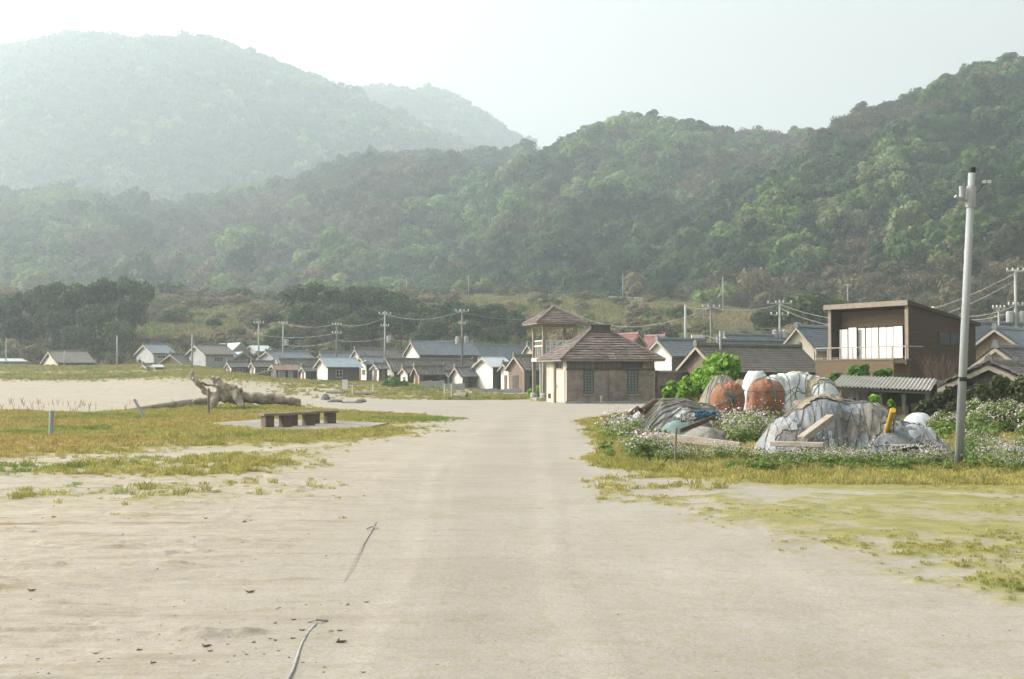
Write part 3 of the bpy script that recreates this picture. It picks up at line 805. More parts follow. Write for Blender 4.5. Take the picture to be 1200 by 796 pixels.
def solve_k(C, d, px):
    r = (px-600)/FPX/ (1/1)
    return (r*C.y - C.x) / (d[0] - r*d[1])
def roof_slope(mb, L, W, ze, zr, ov, og, side, per, row, amp, step, thick=.10):
    """one tiled slope in house coordinates: x along the ridge, y across; side 0 = at y=0, 1 = at y=W"""
    sl = (zr-ze) / (W/2)
    x0, x1 = -og, L+og
    run = W/2 + ov
    slen = math.hypot(run, run*sl)
    nx = max(4, int(round((x1-x0)/per))*3); ny = max(2, int(round(slen/row)))
    ts = []
    for j in range(ny):
        ts += [j/ny + 1e-4, (j+1)/ny - 1e-4]
    xs = np.linspace(x0, x1, nx+1)
    nz = 1/math.hypot(1, sl)
    def pt(x, t, h):
        y = W/2 - t*run; z = zr - t*run*sl
        y -= h*sl*nz; z += h*nz
        return (x, y if side == 0 else W-y, z)
    b = len(mb.v); n1 = nx+1
    for k, t in enumerate(ts):
        lift = step * ((t*ny) % 1 if (k % 2) == 0 else 1.0)
        lift = step*(0 if k % 2 == 0 else 1)
        for x in xs:
            ph = ((x-x0)/per) % 1
            h = thick*.5 + amp*math.cos(ph*2*math.pi) + lift
            mb.v.append(pt(x, t, h))
    for k in range(len(ts)-1):
        for i in range(nx):
            mb.f.append((b+k*n1+i, b+k*n1+i+1, b+(k+1)*n1+i+1, b+(k+1)*n1+i))
    # underside and edges
    c = [pt(x0,0,-thick*.5), pt(x1,0,-thick*.5), pt(x1,1,-thick*.5), pt(x0,1,-thick*.5), pt(x0,0,thick*.5), pt(x1,0,thick*.5), pt(x1,1,thick*.5), pt(x0,1,thick*.5)]
    mb.add(c, [(0,1,2,3),(0,3,7,4),(1,2,6,5),(2,3,7,6)])
def add_window(parent, where, a0, a1, z0, z1, W=0, L=0, bars=1, hbars=1, frame=None, pane=None):
    """where: 'side' (y=0 wall) or 'gable' (x=0 wall); a0..a1 along the wall"""
    f = MB(); g = MB(); w = .06
    def bx(mb, a, b, c, d, o0, o1):
        if where == 'side': mb.box(a, b, o0, o1, c, d)
        else: mb.box(o0, o1, a, b, c, d)
    o = -.05
    bx(f, a0-w, a1+w, z0-w, z0, o, .02); bx(f, a0-w, a1+w, z1, z1+w, o, .02)
    bx(f, a0-w, a0, z0, z1, o, .02); bx(f, a1, a1+w, z0, z1, o, .02)
    for i in range(bars):
        m = a0 + (a1-a0)*(i+1)/(bars+1); bx(f, m-.025, m+.025, z0, z1, o+.012, .02)
    for i in range(hbars):
        m = z0 + (z1-z0)*(i+1)/(hbars+1); bx(f, a0, a1, m-.02, m+.02, o+.016, .02)
    bx(g, a0, a1, z0, z1, -.012, .02)
    win = f.build('window', frame or M['frame'], parent)
    g.build('pane', pane or M['glass'], win)
    return win
def add_door(parent, where, a0, a1, z1, m=None):
    d = MB()
    def bx(mb, a, b, c, e, o0, o1):
        if where == 'side': mb.box(a, b, o0, o1, c, e)
        else: mb.box(o0, o1, a, b, c, e)
    bx(d, a0, a1, .1, z1, -.035, .02)
    for i in range(3):
        q = a0 + (a1-a0)*(i+.5)/3; bx(d, q-.03, q+.03, .14, z1-.04, -.055, -.03)
    dr = d.build('door', m or M['brown_boards'], parent)
    h = MB(); bx(h, a1-.16, a1-.12, 1.0, 1.2, -.08, -.05); h.build('handle', M['steel'], dr)
    return dr
HOUSES = {}
def house(key, name, label, c, Y, g, s, eave, ridge, gm, sm, rm, phi=30, swap=False, roof='tile', cat='house', ov=.45, og=.3, group=None, base=None):
    phi = R(phi); C = P(c, eave, Y); ze_w = C.z
    u = (math.cos(phi), math.sin(phi)); v = (-math.sin(phi), math.cos(phi))
    if not swap:
        W = solve_k(C, v, g); L = solve_k(C, u, s); O = Vector((C.x, C.y, 0)); rz = phi
        mid = C + Vector((v[0], v[1], 0))*W/2
    else:
        W = solve_k(C, u, g); L = solve_k(C, v, s); O = Vector((C.x+u[0]*W, C.y+u[1]*W, 0)); rz = phi + math.pi/2
        mid = C + Vector((u[0], u[1], 0))*W/2
    zr_w = P(600, ridge, mid.y).z
    zb = (float(ground_z(C.x, C.y)) if base is None else base) - .25
    ze, zr = ze_w - zb, zr_w - zb
    root = empty(name, (O.x, O.y, zb), rz)
    tag(root, label, cat, group)
    w = MB()
    vs = [(0,0,0),(0,W,0),(0,W,ze),(0,W/2,zr-.06),(0,0,ze),(L,0,0),(L,W,0),(L,W,ze),(L,W/2,zr-.06),(L,0,ze)]
    fs = [(0,4,3,2,1),(5,6,7,8,9),(0,5,9,4),(1,2,7,6),(0,1,6,5)]
    mesh_obj('wall', vs, fs, None, root, mats=[M[gm], M[sm]], mi=[0,0,1,1,1])
    r = MB()
    near_ = Y < 115
    if roof == 'tile': per, row, amp, st = (.29, .27, .030, .028) if near_ else (.42, .40, .034, .03)
    else: per, row, amp, st = (.6, 3.0, .012, .004)
    for sd in (0, 1): roof_slope(r, L, W, ze, zr, ov, og, sd, per, row, amp, st)
    ro = r.build('roof', M[rm], root)
    rc = MB(); hz_ = .22 if roof == 'tile' else .07
    wd = .17 if roof == 'tile' else .1
    n = 14
    prof = [(-wd, 0), (-wd*.8, hz_*.7), (-wd*.4, hz_), (wd*.4, hz_), (wd*.8, hz_*.7), (wd, 0)]
    rc.prism([(-og-.02, W/2+a, zr+.02+b) for a, b in prof], (L+2*og+.04, 0, 0))
    if roof == 'tile':
        for xx in (-og-.08, L+og-.10): rc.prism([(xx, W/2-.2, zr-.02), (xx, W/2+.2, zr-.02), (xx, W/2+.14, zr+.34), (xx, W/2, zr+.44), (xx, W/2-.14, zr+.34)], (.18, 0, 0))
    rc.build('ridge_cap', M[rm], ro)
    sl = (zr-ze)/(W/2)
    for xx in (-og-.05, L+og+.005):
        bb = MB()
        bb.prism([(xx, -ov, ze-ov*sl-.19), (xx, W/2, zr-.22), (xx, W+ov, ze-ov*sl-.19), (xx, W+ov, ze-ov*sl-.01), (xx, W/2, zr-.02), (xx, -ov, ze-ov*sl-.01)], (.045, 0, 0))
        bb.build('bargeboard', M['wood_trim'], root)
    HOUSES[key] = (root, W, L, ze, zr)
    return root
H = house
H('flat', 'flat_roofed_hut', 'low hut with a flat pale roof at the far left edge', -14, 190, -24, 30, 423.5, 420.5, 'grey_plaster','grey_plaster','metal_pale', roof='metal', cat='hut', ov=.3)
H('hut', 'brown_roofed_hut', 'low brown roofed hut with patched pale gable before the dark grove', 68, 185, 50, 110, 424.5, 412.5, 'cream','boards','tile_brown', cat='hut')
H('tall', 'two_storey_house', 'tall grey two-storey house furthest left, with blue-grey roof', 180, 190, 160, 204, 413.5, 404.5, 'grey_plaster','grey_plaster','tile_blue')
H('browng', 'brown_gabled_house', 'low house with wide brown gable between two grey houses', 215, 178, 187, 228, 426, 415.5, 'brown_boards','boards','tile_brown', phi=58)
H('smalla', 'small_shed', 'tiny pale gabled shed in front of the tall grey house', 172.5, 166, 166, 184, 430.5, 427.5, 'cream','boards','tile_grey', cat='shed', ov=.2, og=.15)
H('smallb', 'small_shed', 'tiny shed with white end in front of the wide brown gable', 182, 164, 178, 191, 430, 427.8, 'white','boards','metal_pale', roof='metal', cat='shed', ov=.2, og=.15)
H('bigg', 'grey_house', 'large plain grey house with brown-grey roof behind the driftwood stump', 241, 175, 220, 274, 414.5, 405, 'grey_plaster','grey_plaster','tile_brown', phi=34)
H('whiter', 'white_roofed_house', 'house with shining white roof behind the large grey house', 272, 198, 291, 249, 411, 402, 'grey_plaster','grey_plaster','metal_pale', swap=True, roof='metal')
H('bluer', 'blue_roofed_house', 'house with pale blue-grey roof and brown gable facing right', 271, 180, 297, 258, 421, 412.8, 'brown_boards','boards','metal_blue', swap=True, roof='metal')
H('s9', 'boat_shed', 'grey boat shed with narrow white gable, leftmost of the shed row', 271, 166, 265, 292, 429.5, 424.6, 'white','boards','tile_grey', cat='shed', ov=.25, og=.2)
H('s10', 'boat_shed', 'grey boat shed with white gable just left of the rusty lean-to', 299, 163, 293.5, 322, 429, 424.2, 'white','boards','tile_brown', cat='shed', ov=.25, og=.2)
H('s12b', 'pale_roofed_house', 'distant house with very pale roof behind the blue gabled one', 301, 205, 288, 319, 411, 405.3, 'grey_plaster','grey_plaster','metal_pale', roof='metal')
H('s12', 'blue_gabled_house', 'house with pale blue gable and blue-grey tiled roof in the back row', 325, 186, 302, 370, 421, 411.8, 'pale_blue','boards','tile_blue', phi=48)
H('s12c', 'back_row_house', 'house with dark roof and small white gable behind the white windowed shed', 381, 182, 374, 416, 419.5, 413.8, 'white','boards','tile_blue')
H('s13', 'long_shed', 'long dark shed with brown-grey roof left of the white windowed shed', 333, 168, 326, 379, 432, 421.5, 'cream','dark_boards','tile_brown', cat='shed')
H('lean', 'lean_to', 'open lean-to with rusty reddish roof and wooden posts', 324, 156, 317.5, 350, 432, 427.6, 'boards','dark_boards','metal_rust', cat='lean-to', roof='metal', ov=.5, og=.3)
H('s13b', 'boat_shed', 'narrow white-ended shed just right of the rusty lean-to', 358, 153, 352.5, 374, 434, 429.8, 'white','dark_boards','tile_grey', cat='shed', ov=.25, og=.2)
H('s14', 'white_boat_shed', 'shed with bright white gable, pale blue roof and one small window', 384, 150, 371.5, 421, 428.2, 419.6, 'white','boards','metal_blue', cat='shed', roof='metal')
H('s15', 'back_row_house', 'back row house with brown-grey roof and pale peaked gable, behind the middle sheds', 424, 172, 412, 468, 419, 409.6, 'white','grey_plaster','tile_brown')
H('s16', 'boat_shed', 'tall narrow shed with whitish gable and propped side roof', 429.5, 158, 418, 455, 425.2, 418.6, 'white','boards','tile_blue', cat='shed')
H('s17', 'boat_shed', 'small dark shed with white gable left of the long brown-roofed shed', 444, 150, 436, 454, 431.5, 426.8, 'white','dark_boards','tile_grey', cat='shed', ov=.25, og=.2)
H('s23b', 'back_row_house', 'low back row house with dark blue roof left of the tallest gable', 463, 178, 456.5, 482, 419, 413.2, 'white','boards','tile_blue')
H('s18', 'long_shed', 'very long shed with olive-brown tiled roof in the middle row', 461.5, 152, 450, 558, 432.6, 421.6, 'cream','boards','tile_brown', cat='shed')
H('s19', 'boat_shed', 'small shed with white gable behind the round green bush', 477.5, 144, 469.5, 487, 436.2, 431, 'white','dark_boards','tile_brown', cat='shed', ov=.25, og=.2)
H('s20', 'boat_shed', 'wide dark shed with terracotta coloured gable end', 491.5, 141, 485, 521, 436.6, 429.4, 'pink_plaster','dark_boards','tile_brown', cat='shed', ov=.3)
H('s21', 'boat_shed', 'narrow shed with grey gable between two dark sided sheds', 527, 142, 518, 533, 440, 435.2, 'grey_plaster','dark_boards','tile_grey', cat='shed', ov=.25, og=.2)
H('s22', 'boat_shed', 'shed with low white gable and dark side left of the tall white gable', 542, 140, 529.5, 559, 439.6, 430.6, 'white','dark_boards','tile_grey', cat='shed', ov=.3)
H('s23', 'large_house', 'largest back row house with tall pale gable and long blue-grey roof', 491.5, 170, 475.5, 560, 413.4, 400.8, 'white','boards','tile_blue')
H('s24', 'back_row_house', 'long blue-grey roofed house right of the tallest back row gable', 562, 182, 551, 622, 417.6, 405.2, 'white','boards','tile_blue')
H('s25', 'tall_white_shed', 'tall shed with broad white gable and pale blue metal roof', 577.5, 138, 557.5, 599, 428.2, 419.2, 'white','dark_boards','metal_pale', cat='shed', roof='metal')
H('s26', 'boat_shed', 'small white-walled shed between the tall white and brown sheds', 597.4, 136, 587, 606, 432.4, 426.4, 'white','boards','tile_brown', cat='shed', ov=.3)
H('s27', 'brown_shed', 'weathered brown wooden shed left of the lookout tower', 614.5, 128, 596, 640, 430.6, 417.4, 'brown_boards','dark_boards','tile_brown', cat='shed')
H('s27b', 'back_row_house', 'house with pale gable peeking out behind the lookout tower', 628, 160, 613, 662, 415, 404, 'cream','boards','tile_blue')
H('r28', 'red_roofed_house', 'red roofed house with brown gable directly behind the hip roof', 741, 150, 753.5, 721, 401, 391.8, 'brown_boards','boards','tile_red', swap=True)
H('r29', 'red_roofed_house', 'red roofed house right of the other red roof, above the white gable', 772, 156, 785, 752, 403.5, 393.8, 'brown_boards','cream','tile_red', swap=True)
H('r30', 'white_gabled_house', 'house with bright white gable and dark blue roof beside the hip roof', 787, 105, 760, 836, 413.4, 398.8, 'white','boards','tile_blue', phi=34)
H('r31', 'long_tiled_house', 'long house with wide grey-brown tiled roof behind the green bush', 842, 82, 798, 957, 431, 405.8, 'brown_boards','brown_boards','tile_brown', phi=32)
H('r32', 'back_row_house', 'house with dark ridge and small white gable above the long tiled roof', 858, 128, 845.5, 922, 402, 393.2, 'white','boards','tile_blue')
H('r32b', 'back_row_house', 'low dark blue roof just behind the long tiled roof', 850, 110, 838, 948, 409.5, 399.6, 'cream','boards','tile_blue')
H('r33', 'cream_gabled_house', 'house with cream gable and white eaves left of the modern wooden house', 954, 100, 918, 986, 405.4, 383.8, 'cream','cream','tile_blue', phi=46)
H('r36', 'back_row_house', 'long blue-grey tiled roof behind the dark timber gable at right', 1141, 108, 1122, 1235, 398, 378.8, 'cream','boards','tile_blue', phi=24)
H('r35', 'timber_gabled_house', 'house with dark timber gable and white bargeboards at the right edge', 1196, 90, 1139, 1228, 406, 385.4, 'brown_boards','brown_boards','tile_blue', phi=52)
H('r37', 'plaster_gabled_house', 'house with plain plaster gable and grey tiles below the timber gable', 1196, 68, 1142, 1232, 428, 407.8, 'cream','cream','tile_grey', phi=52)
H('r38', 'ruined_shack', 'ruined overgrown shack with sagging tiled roof at the right edge', 1214, 53, 1110, 1238, 452, 427.5, 'dark_boards','dark_boards','tile_brown', phi=56, cat='shack')
def hw(k, where, f0, f1, z0, z1, **kw):
    root, W, L, ze, zr = HOUSES[k]; n = L if where == 'side' else W
    add_window(root, where, n*f0, n*f1, ze*z0 if z0 < 1 else z0, ze*z1 if z1 <= 1 else z1, **kw)
def hd(k, where, f0, f1, z1=1.95, m=None):
    root, W, L, ze, zr = HOUSES[k]; n = L if where == 'side' else W
    add_door(root, where, n*f0, n*f1, min(z1, ze-.1), m)
hw('s14','side',.27,.46,.38,.72); hw('s23','side',.60,.78,.62,.78,bars=3); hw('s23','side',.2,.32,.6,.78)
hw('s18','gable',.3,.65,.25,.6); hd('s16','gable',.55,.85); hw('s16','gable',.15,.4,.45,.65); hd('s20','gable',.3,.7); hd('s9','gable',.3,.75)
hd('s10','gable',.3,.75); hd('s27','gable',.35,.75, m=M['dark_boards']); hd('s27','side',.25,.5, m=M['dark']); hd('s26','gable',.3,.6)
hw('tall','side',.2,.55,.6,.78,bars=2); hw('bigg','side',.3,.6,.55,.75,bars=2); hw('hut','gable',.2,.4,.35,.7); hw('hut','gable',.55,.8,.3,.7); hd('hut','side',.6,.8)
hw('s15','side',.2,.4,.6,.8); hd('s25','side',.35,.7,2.2,M['dark']); hw('r30','gable',.60,.85,.15,.45); hw('r30','side',.2,.45,.4,.75,bars=2)
hw('r33','gable',.35,.65,.62,.82); hd('s22','side',.4,.7,1.7,M['dark']); hd('s20','side',.15,.75,1.8,M['dark']); hw('s13','side',.2,.4,.35,.65); hd('s13','side',.55,.8)
hd('s13b','gable',.3,.7); hw('r37','gable',.5,.62,.55,.75); hw('r36','side',.3,.5,.55,.8); hd('s21','gable',.3,.7,1.8,M['boards']); hw('s19','gable',.3,.6,.35,.65); hd('s17','gable',.3,.7)
hw('s12','gable',.4,.6,.6,.8); hw('bluer','gable',.35,.65,.5,.75); hw('browng','gable',.3,.45,.35,.65); hw('browng','gable',.6,.75,.35,.65); hd('smallb','gable',.2,.8,1.6)
hw('s24','side',.3,.45,.6,.8); hw('s27b','side',.25,.5,.55,.8); hw('s18','side',.25,.33,.4,.75); hw('s18','side',.7,.8,.4,.75); hw('r33','side',.3,.6,.5,.75); hw('whiter','gable',.35,.65,.5,.75); hw('r32','side',.3,.5,.6,.85); hw('s10','side',.35,.6,.4,.75); hw('s9','side',.35,.6,.4,.75); hd('s17','side',.3,.7,1.8); hw('r28','gable',.35,.65,.55,.75); hw('r29','gable',.35,.65,.55,.75)
# meter box under the eave of the long tiled house
r31 = HOUSES['r31'][0]; mb = MB(); p = P(873, 436, 79); 
loc = Matrix.Rotation(-R(32), 4, 'Z') @ (p - r31.location)
mb.box(loc.x-.15, loc.x+.15, -.16, .01, loc.z-.25, loc.z+.2); mb.build('meter_box', M['white'], r31)
# lean-to: posts and a sloping prop board
lr, lW, lL, lze, _ = HOUSES['lean']
for xx in (.2, lL*.5, lL-.2):
    mb = MB(); mb.bar((xx, -.4, 0), (xx, -.4, lze-.25), .12); mb.build('post', M['wood_trim'], lr)
for (a, b) in ((.15, .4), (.55, .75)):
    mb = MB(); mb.box(lL*a, lL*b, -.03, .01, .2, 1.5); mb.build('panel', M['pale_blue'], lr)
a = P(293.5, 440, 152); b = P(322, 432.5, 152)
mb = MB(); mb.bar((0,0,0), b-a, .9, .12); o = mb.build('wooden_ramp', M['wood_trim']); o.location = a
tag(o, 'pale sloping board propped against the rusty lean-to', 'board')
r16, w16, l16, e16, _ = HOUSES['s16']
mb = MB(); mb.bar((-1.6, w16*.1, 2.0), (.1, w16*.1, 2.9), .8, .08); mb.build('awning', M['wood_trim'], r16)
# low concrete wall before the sheds
def low_wall(label, x0, x1, py, Y, h, name='low_wall', m='concrete'):
    a = P(x0, py, Y); b = P(x1, py, Y)
    zb = float(ground_z(a.x, Y)) - .1
    mb = MB(); n = 6
    for i in range(n):
        q = (b.x-a.x)/n; mb.box(q*i+.01, q*(i+1)-.01, -.12, .12, 0, h + .04*((i*7) % 3))
    o = mb.build(name, M[m]); o.location = (a.x, Y, zb); tag(o, label, 'wall')
low_wall('low grey concrete wall in front of the terracotta gabled shed', 492, 521, 456, 132, .75)
low_wall('low grey wall in front of the narrow grey gable', 521, 545, 456, 130, .65)
low_wall('rough low stone wall below the small white shed', 553, 612, 457, 124, .35)
# ================================================================== HIP-ROOFED BRICK BUILDING AND LOOKOUT TOWER
def brick_mat(name, c1, c2, mortar, w=.21, h=.075, axis='xz'):
    m = bpy.data.materials.new(name); t, b = nodes(m); L = t.links.new
    tc = t.nodes.new('ShaderNodeTexCoord'); sp = t.nodes.new('ShaderNodeSeparateXYZ'); cb = t.nodes.new('ShaderNodeCombineXYZ')
    L(tc.outputs['Object'], sp.inputs[0])
    ad = t.nodes.new('ShaderNodeMath'); L(sp.outputs[0], ad.inputs[0]); L(sp.outputs[1], ad.inputs[1])
    L(ad.outputs[0], cb.inputs[0]); L(sp.outputs[2], cb.inputs[1])
    br = t.nodes.new('ShaderNodeTexBrick')
    br.inputs['Color1'].default_value = (*c1, 1); br.inputs['Color2'].default_value = (*c2, 1); br.inputs['Mortar'].default_value = (*mortar, 1)
    br.inputs['Scale'].default_value = 1; br.inputs['Brick Width'].default_value = w; br.inputs['Row Height'].default_value = h; br.inputs['Mortar Size'].default_value = .008
    L(cb.outputs[0], br.inputs['Vector'])
    n = t.nodes.new('ShaderNodeTexNoise'); n.inputs['Scale'].default_value = 2.0; n.inputs['Detail'].default_value = 8
    L(tc.outputs['Object'], n.inputs['Vector'])
    r = t.nodes.new('ShaderNodeValToRGB'); r.color_ramp.elements[0].position = .3; r.color_ramp.elements[0].color = (.6,.6,.6,1); r.color_ramp.elements[1].position = .7; r.color_ramp.elements[1].color = (1.15,1.15,1.15,1)
    L(n.outputs['Fac'], r.inputs[0])
    mx = t.nodes.new('ShaderNodeMix'); mx.data_type = 'RGBA'; mx.blend_type = 'MULTIPLY'; mx.inputs[0].default_value = 1
    L(br.outputs['Color'], mx.inputs[6]); L(r.outputs[0], mx.inputs[7]); L(mx.outputs[2], b.inputs['Base Color'])
    bp = t.nodes.new('ShaderNodeBump'); bp.inputs['Strength'].default_value = .5; bp.inputs['Distance'].default_value = .01; bp.invert = True
    L(br.outputs['Fac'], bp.inputs['Height']); L(bp.outputs[0], b.inputs['Normal']); b.inputs['Roughness'].default_value = .9
    return m
M['brick'] = brick_mat('brown_brick', (.27,.21,.17), (.20,.155,.125), (.30,.26,.225))
M['shingle'] = mat('brown_shingle', (.19,.150,.128), (.115,.092,.082), scale=2.2, rough=.75, wear=(.27,.235,.21), wscale=3, wlevel=(.52,.72))
M['tower_wood'] = mat('weathered_timber', (.30,.255,.20), (.19,.155,.12), scale=5, stretch=(1,1,.15), bump=.4)
M['glass_block'] = mat('glass_block', (.20,.235,.225), (.13,.155,.15), rough=.25, spec=.6, scale=9)
M['rail_white'] = mat('painted_rail', (.62,.60,.55), (.45,.42,.37), scale=5)
def island_tint(m, lo=.7, hi=1.25):
    t, b = nodes(m); L = t.links.new; src = b.inputs['Base Color'].links[0].from_socket
    ge = t.nodes.new('ShaderNodeNewGeometry'); mr = t.nodes.new('ShaderNodeMapRange'); mr.inputs[3].default_value = lo; mr.inputs[4].default_value = hi
    L(ge.outputs['Random Per Island'], mr.inputs[0]); mv = t.nodes.new('ShaderNodeVectorMath'); mv.operation = 'MULTIPLY'
    L(src, mv.inputs[0]); L(mr.outputs[0], mv.inputs[1]); L(mv.outputs[0], b.inputs['Base Color'])
island_tint(M['shingle'])
RB_PHI = R(14)
def hip_courses(mb, L, W, ze, zr, ov, rl, course=.26, tw=.42, seed=1, pyramid=False):
    """rows of overlapping shingles on the four slopes of a hip roof"""
    rg = random.Random(seed)
    cx, cy = L/2, W/2
    ex0, ex1, ey0, ey1 = -ov, L+ov, -ov, W+ov
    rx0, rx1 = cx-rl/2, cx+rl/2
    ey = [(ex0, ey0), (ex1, ey0), (ex1, ey1), (ex0, ey1)]
    top = [(rx0, cy), (rx1, cy), (rx1, cy), (rx0, cy)]
    zE = ze
    for s in range(4):
        a, b = ey[s], ey[(s+1) % 4]; ta, tb = top[s], top[(s+1) % 4]
        A = Vector((*a, zE)); B = Vector((*b, zE)); TA = Vector((*ta, zr)); TB = Vector((*tb, zr))
        slen = ((A+B)/2 - (TA+TB)/2).length
        n = max(3, int(slen/course))
        nrm = (B-A).cross(TA-A).normalized()
        for j in range(n):
            t0 = max(j/n - .15/n, 0); t1 = (j+1)/n
            p0 = A.lerp(TA, t0); p1 = B.lerp(TB, t0); q0 = A.lerp(TA, t1); q1 = B.lerp(TB, t1)
            k = max(1, int((p1-p0).length/tw)); off = .5 if j % 2 else 0
            cuts = [0] + [min(max((i+off)/k, 0), 1) for i in range(1, k+1)]
            if cuts[-1] < 1: cuts.append(1.0)
            for i in range(len(cuts)-1):
                if cuts[i+1]-cuts[i] < .01: continue
                g0 = cuts[i] + .012*tw/ max((p1-p0).length, .1); g1 = cuts[i+1]
                lo = nrm*(.055 + rg.uniform(0, .03)); hi = nrm*.012
                vs = [p0.lerp(p1, g0), p0.lerp(p1, g1), q0.lerp(q1, g1), q0.lerp(q1, g0)]
                mb.add([vs[0], vs[1], vs[2], vs[3], vs[0]+lo, vs[1]+lo, vs[2]+hi, vs[3]+hi], [(4,5,6,7),(0,1,5,4),(1,2,6,5),(3,0,4,7)])
    return [(A_, B_) for A_, B_ in zip(ey, top)]
def hip_roof(root, L, W, ze, zr, ov, rl, seed, shingle, name='roof'):
    core = MB()
    z0 = ze - .10
    e = [(-ov,-ov,ze),(L+ov,-ov,ze),(L+ov,W+ov,ze),(-ov,W+ov,ze)]
    lo = [(x,y,z0) for x,y,_ in e]
    tp = [(L/2-rl/2,W/2,zr),(L/2+rl/2,W/2,zr)]
    core.add(lo+e+tp, [(3,2,1,0),(0,1,5,4),(1,2,6,5),(2,3,7,6),(3,0,4,7),(4,5,9,8),(5,6,9),(6,7,8,9),(7,4,8)])
    ro = core.build(name, M['tower_wood'], root)
    sh = MB(); hip_courses(sh, L, W, ze+.004, zr+.004, ov+.02, rl, seed=seed)
    so = sh.build('shingles', shingle, ro); so['kind'] = 'stuff'
    for (x, y, _), k in zip(e, (0, 1, 1, 0)):
        hc = MB(); hc.tube([Vector((x, y, ze+.03)), Vector(tp[k])+Vector((0,0,.05))], [.085, .085], 8)
        hc.build('hip_cap', shingle, ro)
    return ro
C = P(664, 473, 77.3); C.z = 0
u = (math.cos(RB_PHI), math.sin(RB_PHI)); v = (-math.sin(RB_PHI), math.cos(RB_PHI))
rW = solve_k(C, v, 640.5); rL = solve_k(C, u, 767)
rze = P(664, 421.5, 77.3).z; rzr = P(700, 387.5, 80.2).z
rb = empty('brick_building', (C.x, C.y, 0), RB_PHI)
tag(rb, 'small brown brick building with shingled hip roof at the end of the road', 'building')
mesh_obj('wall', [(0,0,-.1),(rL,0,-.1),(rL,rW,-.1),(0,rW,-.1),(0,0,rze-.05),(rL,0,rze-.05),(rL,rW,rze-.05),(0,rW,rze-.05)],
         [(0,1,5,4),(1,2,6,5),(2,3,7,6),(3,0,4,7)], None, rb, mats=[M['brick'], M['cream']], mi=[0,0,0,1])
hip_roof(rb, rL, rW, rze, rzr, .5, 1.15, 5, M['shingle'])
mb = MB(); mb.box(rL/2-.62, rL/2+.62, rW/2-.22, rW/2+.22, rzr-.14, rzr+.30); mb.box(rL/2-.68, rL/2+.68, rW/2-.27, rW/2+.27, rzr+.30, rzr+.36)
mb.build('roof_vent', M['dark_boards'], rb)
mb = MB(); mb.box(-.05, rL+.03, -.07, .0, 2.02, 2.12); mb.build('string_course', M['dark_boards'], rb)
mb = MB(); mb.box(.02, rL*.62, -.045, -.001, 2.121, rze-.11); mb.build('frieze', M['boards'], rb)
mb = MB(); mb.box(rL*.63, rL*.86, -.040, -.001, 2.16, rze-.14); mb.build('vent_panel', M['dark_boards'], rb)
mb = MB(); mb.box(rL*.475, rL*.555, -.08, -.001, 0, 2.018); mb.build('pilaster', M['brick'], rb)
mb = MB(); mb.box(-.1, rL+.06, -.10, -.0, -.05, .14); mb.build('plinth', M['concrete'], rb)
for a, b_ in ((685, 694.5), (736, 746.5)):
    x0 = solve_k(C, u, a); x1 = solve_k(C, u, b_)
    add_window(rb, 'side', x0, x1, .62, 1.96, bars=2, hbars=7, frame=M['dark_boards'], pane=M['glass_block'])
    mb = MB(); mb.box(x0-.1, x1+.1, -.10, -.0, .50, .555); mb.build('sill', M['concrete'], rb)
# lit end wall: door, post and small high window
dd = MB(); dd.box(-.05, .01, rW*.06, rW*.46, .05, 2.0); d_ = dd.build('door', M['cream'], rb)
hh = MB(); hh.box(-.09, -.05, rW*.40, rW*.43, .95, 1.1); hh.build('handle', M['steel'], d_)
mb = MB(); mb.box(-.13, -.0, rW*.50, rW*.56, -.05, rze-.12); mb.build('post', M['tower_wood'], rb)
add_window(rb, 'gable', rW*.20, rW*.48, 2.14, 2.46, bars=1, hbars=0, frame=M['tower_wood'])
mb = MB(); mb.box(-.03, .0, rW*.78, rW*.9, .25, .55); mb.build('hatch', M['dark'], rb)
mb = MB(); mb.box(.0, .12, -.5, -.38, 0, .55); p_ = mb.build('marker_post', M['concrete']); p_.location = P(703, 472, 76.2); p_.location.z = -.05
tag(p_, 'short pale concrete marker post before the brick wall', 'post')

# lookout tower
T = P(637.5, 468, 90.5); T.z = 0
tw = empty('lookout_tower', (T.x, T.y, 0), RB_PHI); tag(tw, 'open timber lookout tower with pyramid roof behind the brick building', 'tower')
a_, b_ = 2.3, 2.7
zf = 2.95; ze = 5.34; zt = 6.6
for x, y in ((0,0),(a_,0),(a_,b_),(0,b_)):
    mb = MB(); mb.box(x-.11, x+.11, y-.11, y+.11, .3, ze); po = mb.build('post', M['tower_wood'], tw)
    mb = MB(); mb.lathe([(.30,-.1),(.28,.35),(.2,.45)], (x, y, 0), 10); mb.build('footing', M['concrete'], po)
hip_roof(tw, a_, b_, ze+.08, zt, .72, .05, 9, M['shingle'])
mb = MB(); mb.box(-.16, a_+.16, -.16, b_+.16, zf-.26, zf); mb.build('platform', M['rail_white'], tw)
mb = MB(); mb.box(-.09, a_+.09, -.09, b_+.09, ze-.22, ze-.03); mb.build('ring_beam', M['tower_wood'], tw)
for (p, q) in (((0,0),(a_,0)), ((0,0),(0,b_)), ((a_,0),(a_,b_)), ((0,b_),(a_,b_))):
    mb = MB()
    P0 = Vector((*p, 0)); P1 = Vector((*q, 0))
    for zz in (zf+1.22, zf+.85): mb.bar(P0+Vector((0,0,zz)), P1+Vector((0,0,zz)), .06, .09)
    rl_ = mb.build('railing', M['rail_white'], tw)
    for k in range(1, 5):
        mb = MB(); c_ = P0.lerp(P1, k/5); mb.box(c_.x-.03, c_.x+.03, c_.y-.03, c_.y+.03, zf, zf+1.2); mb.build('baluster', M['rail_white'], rl_)
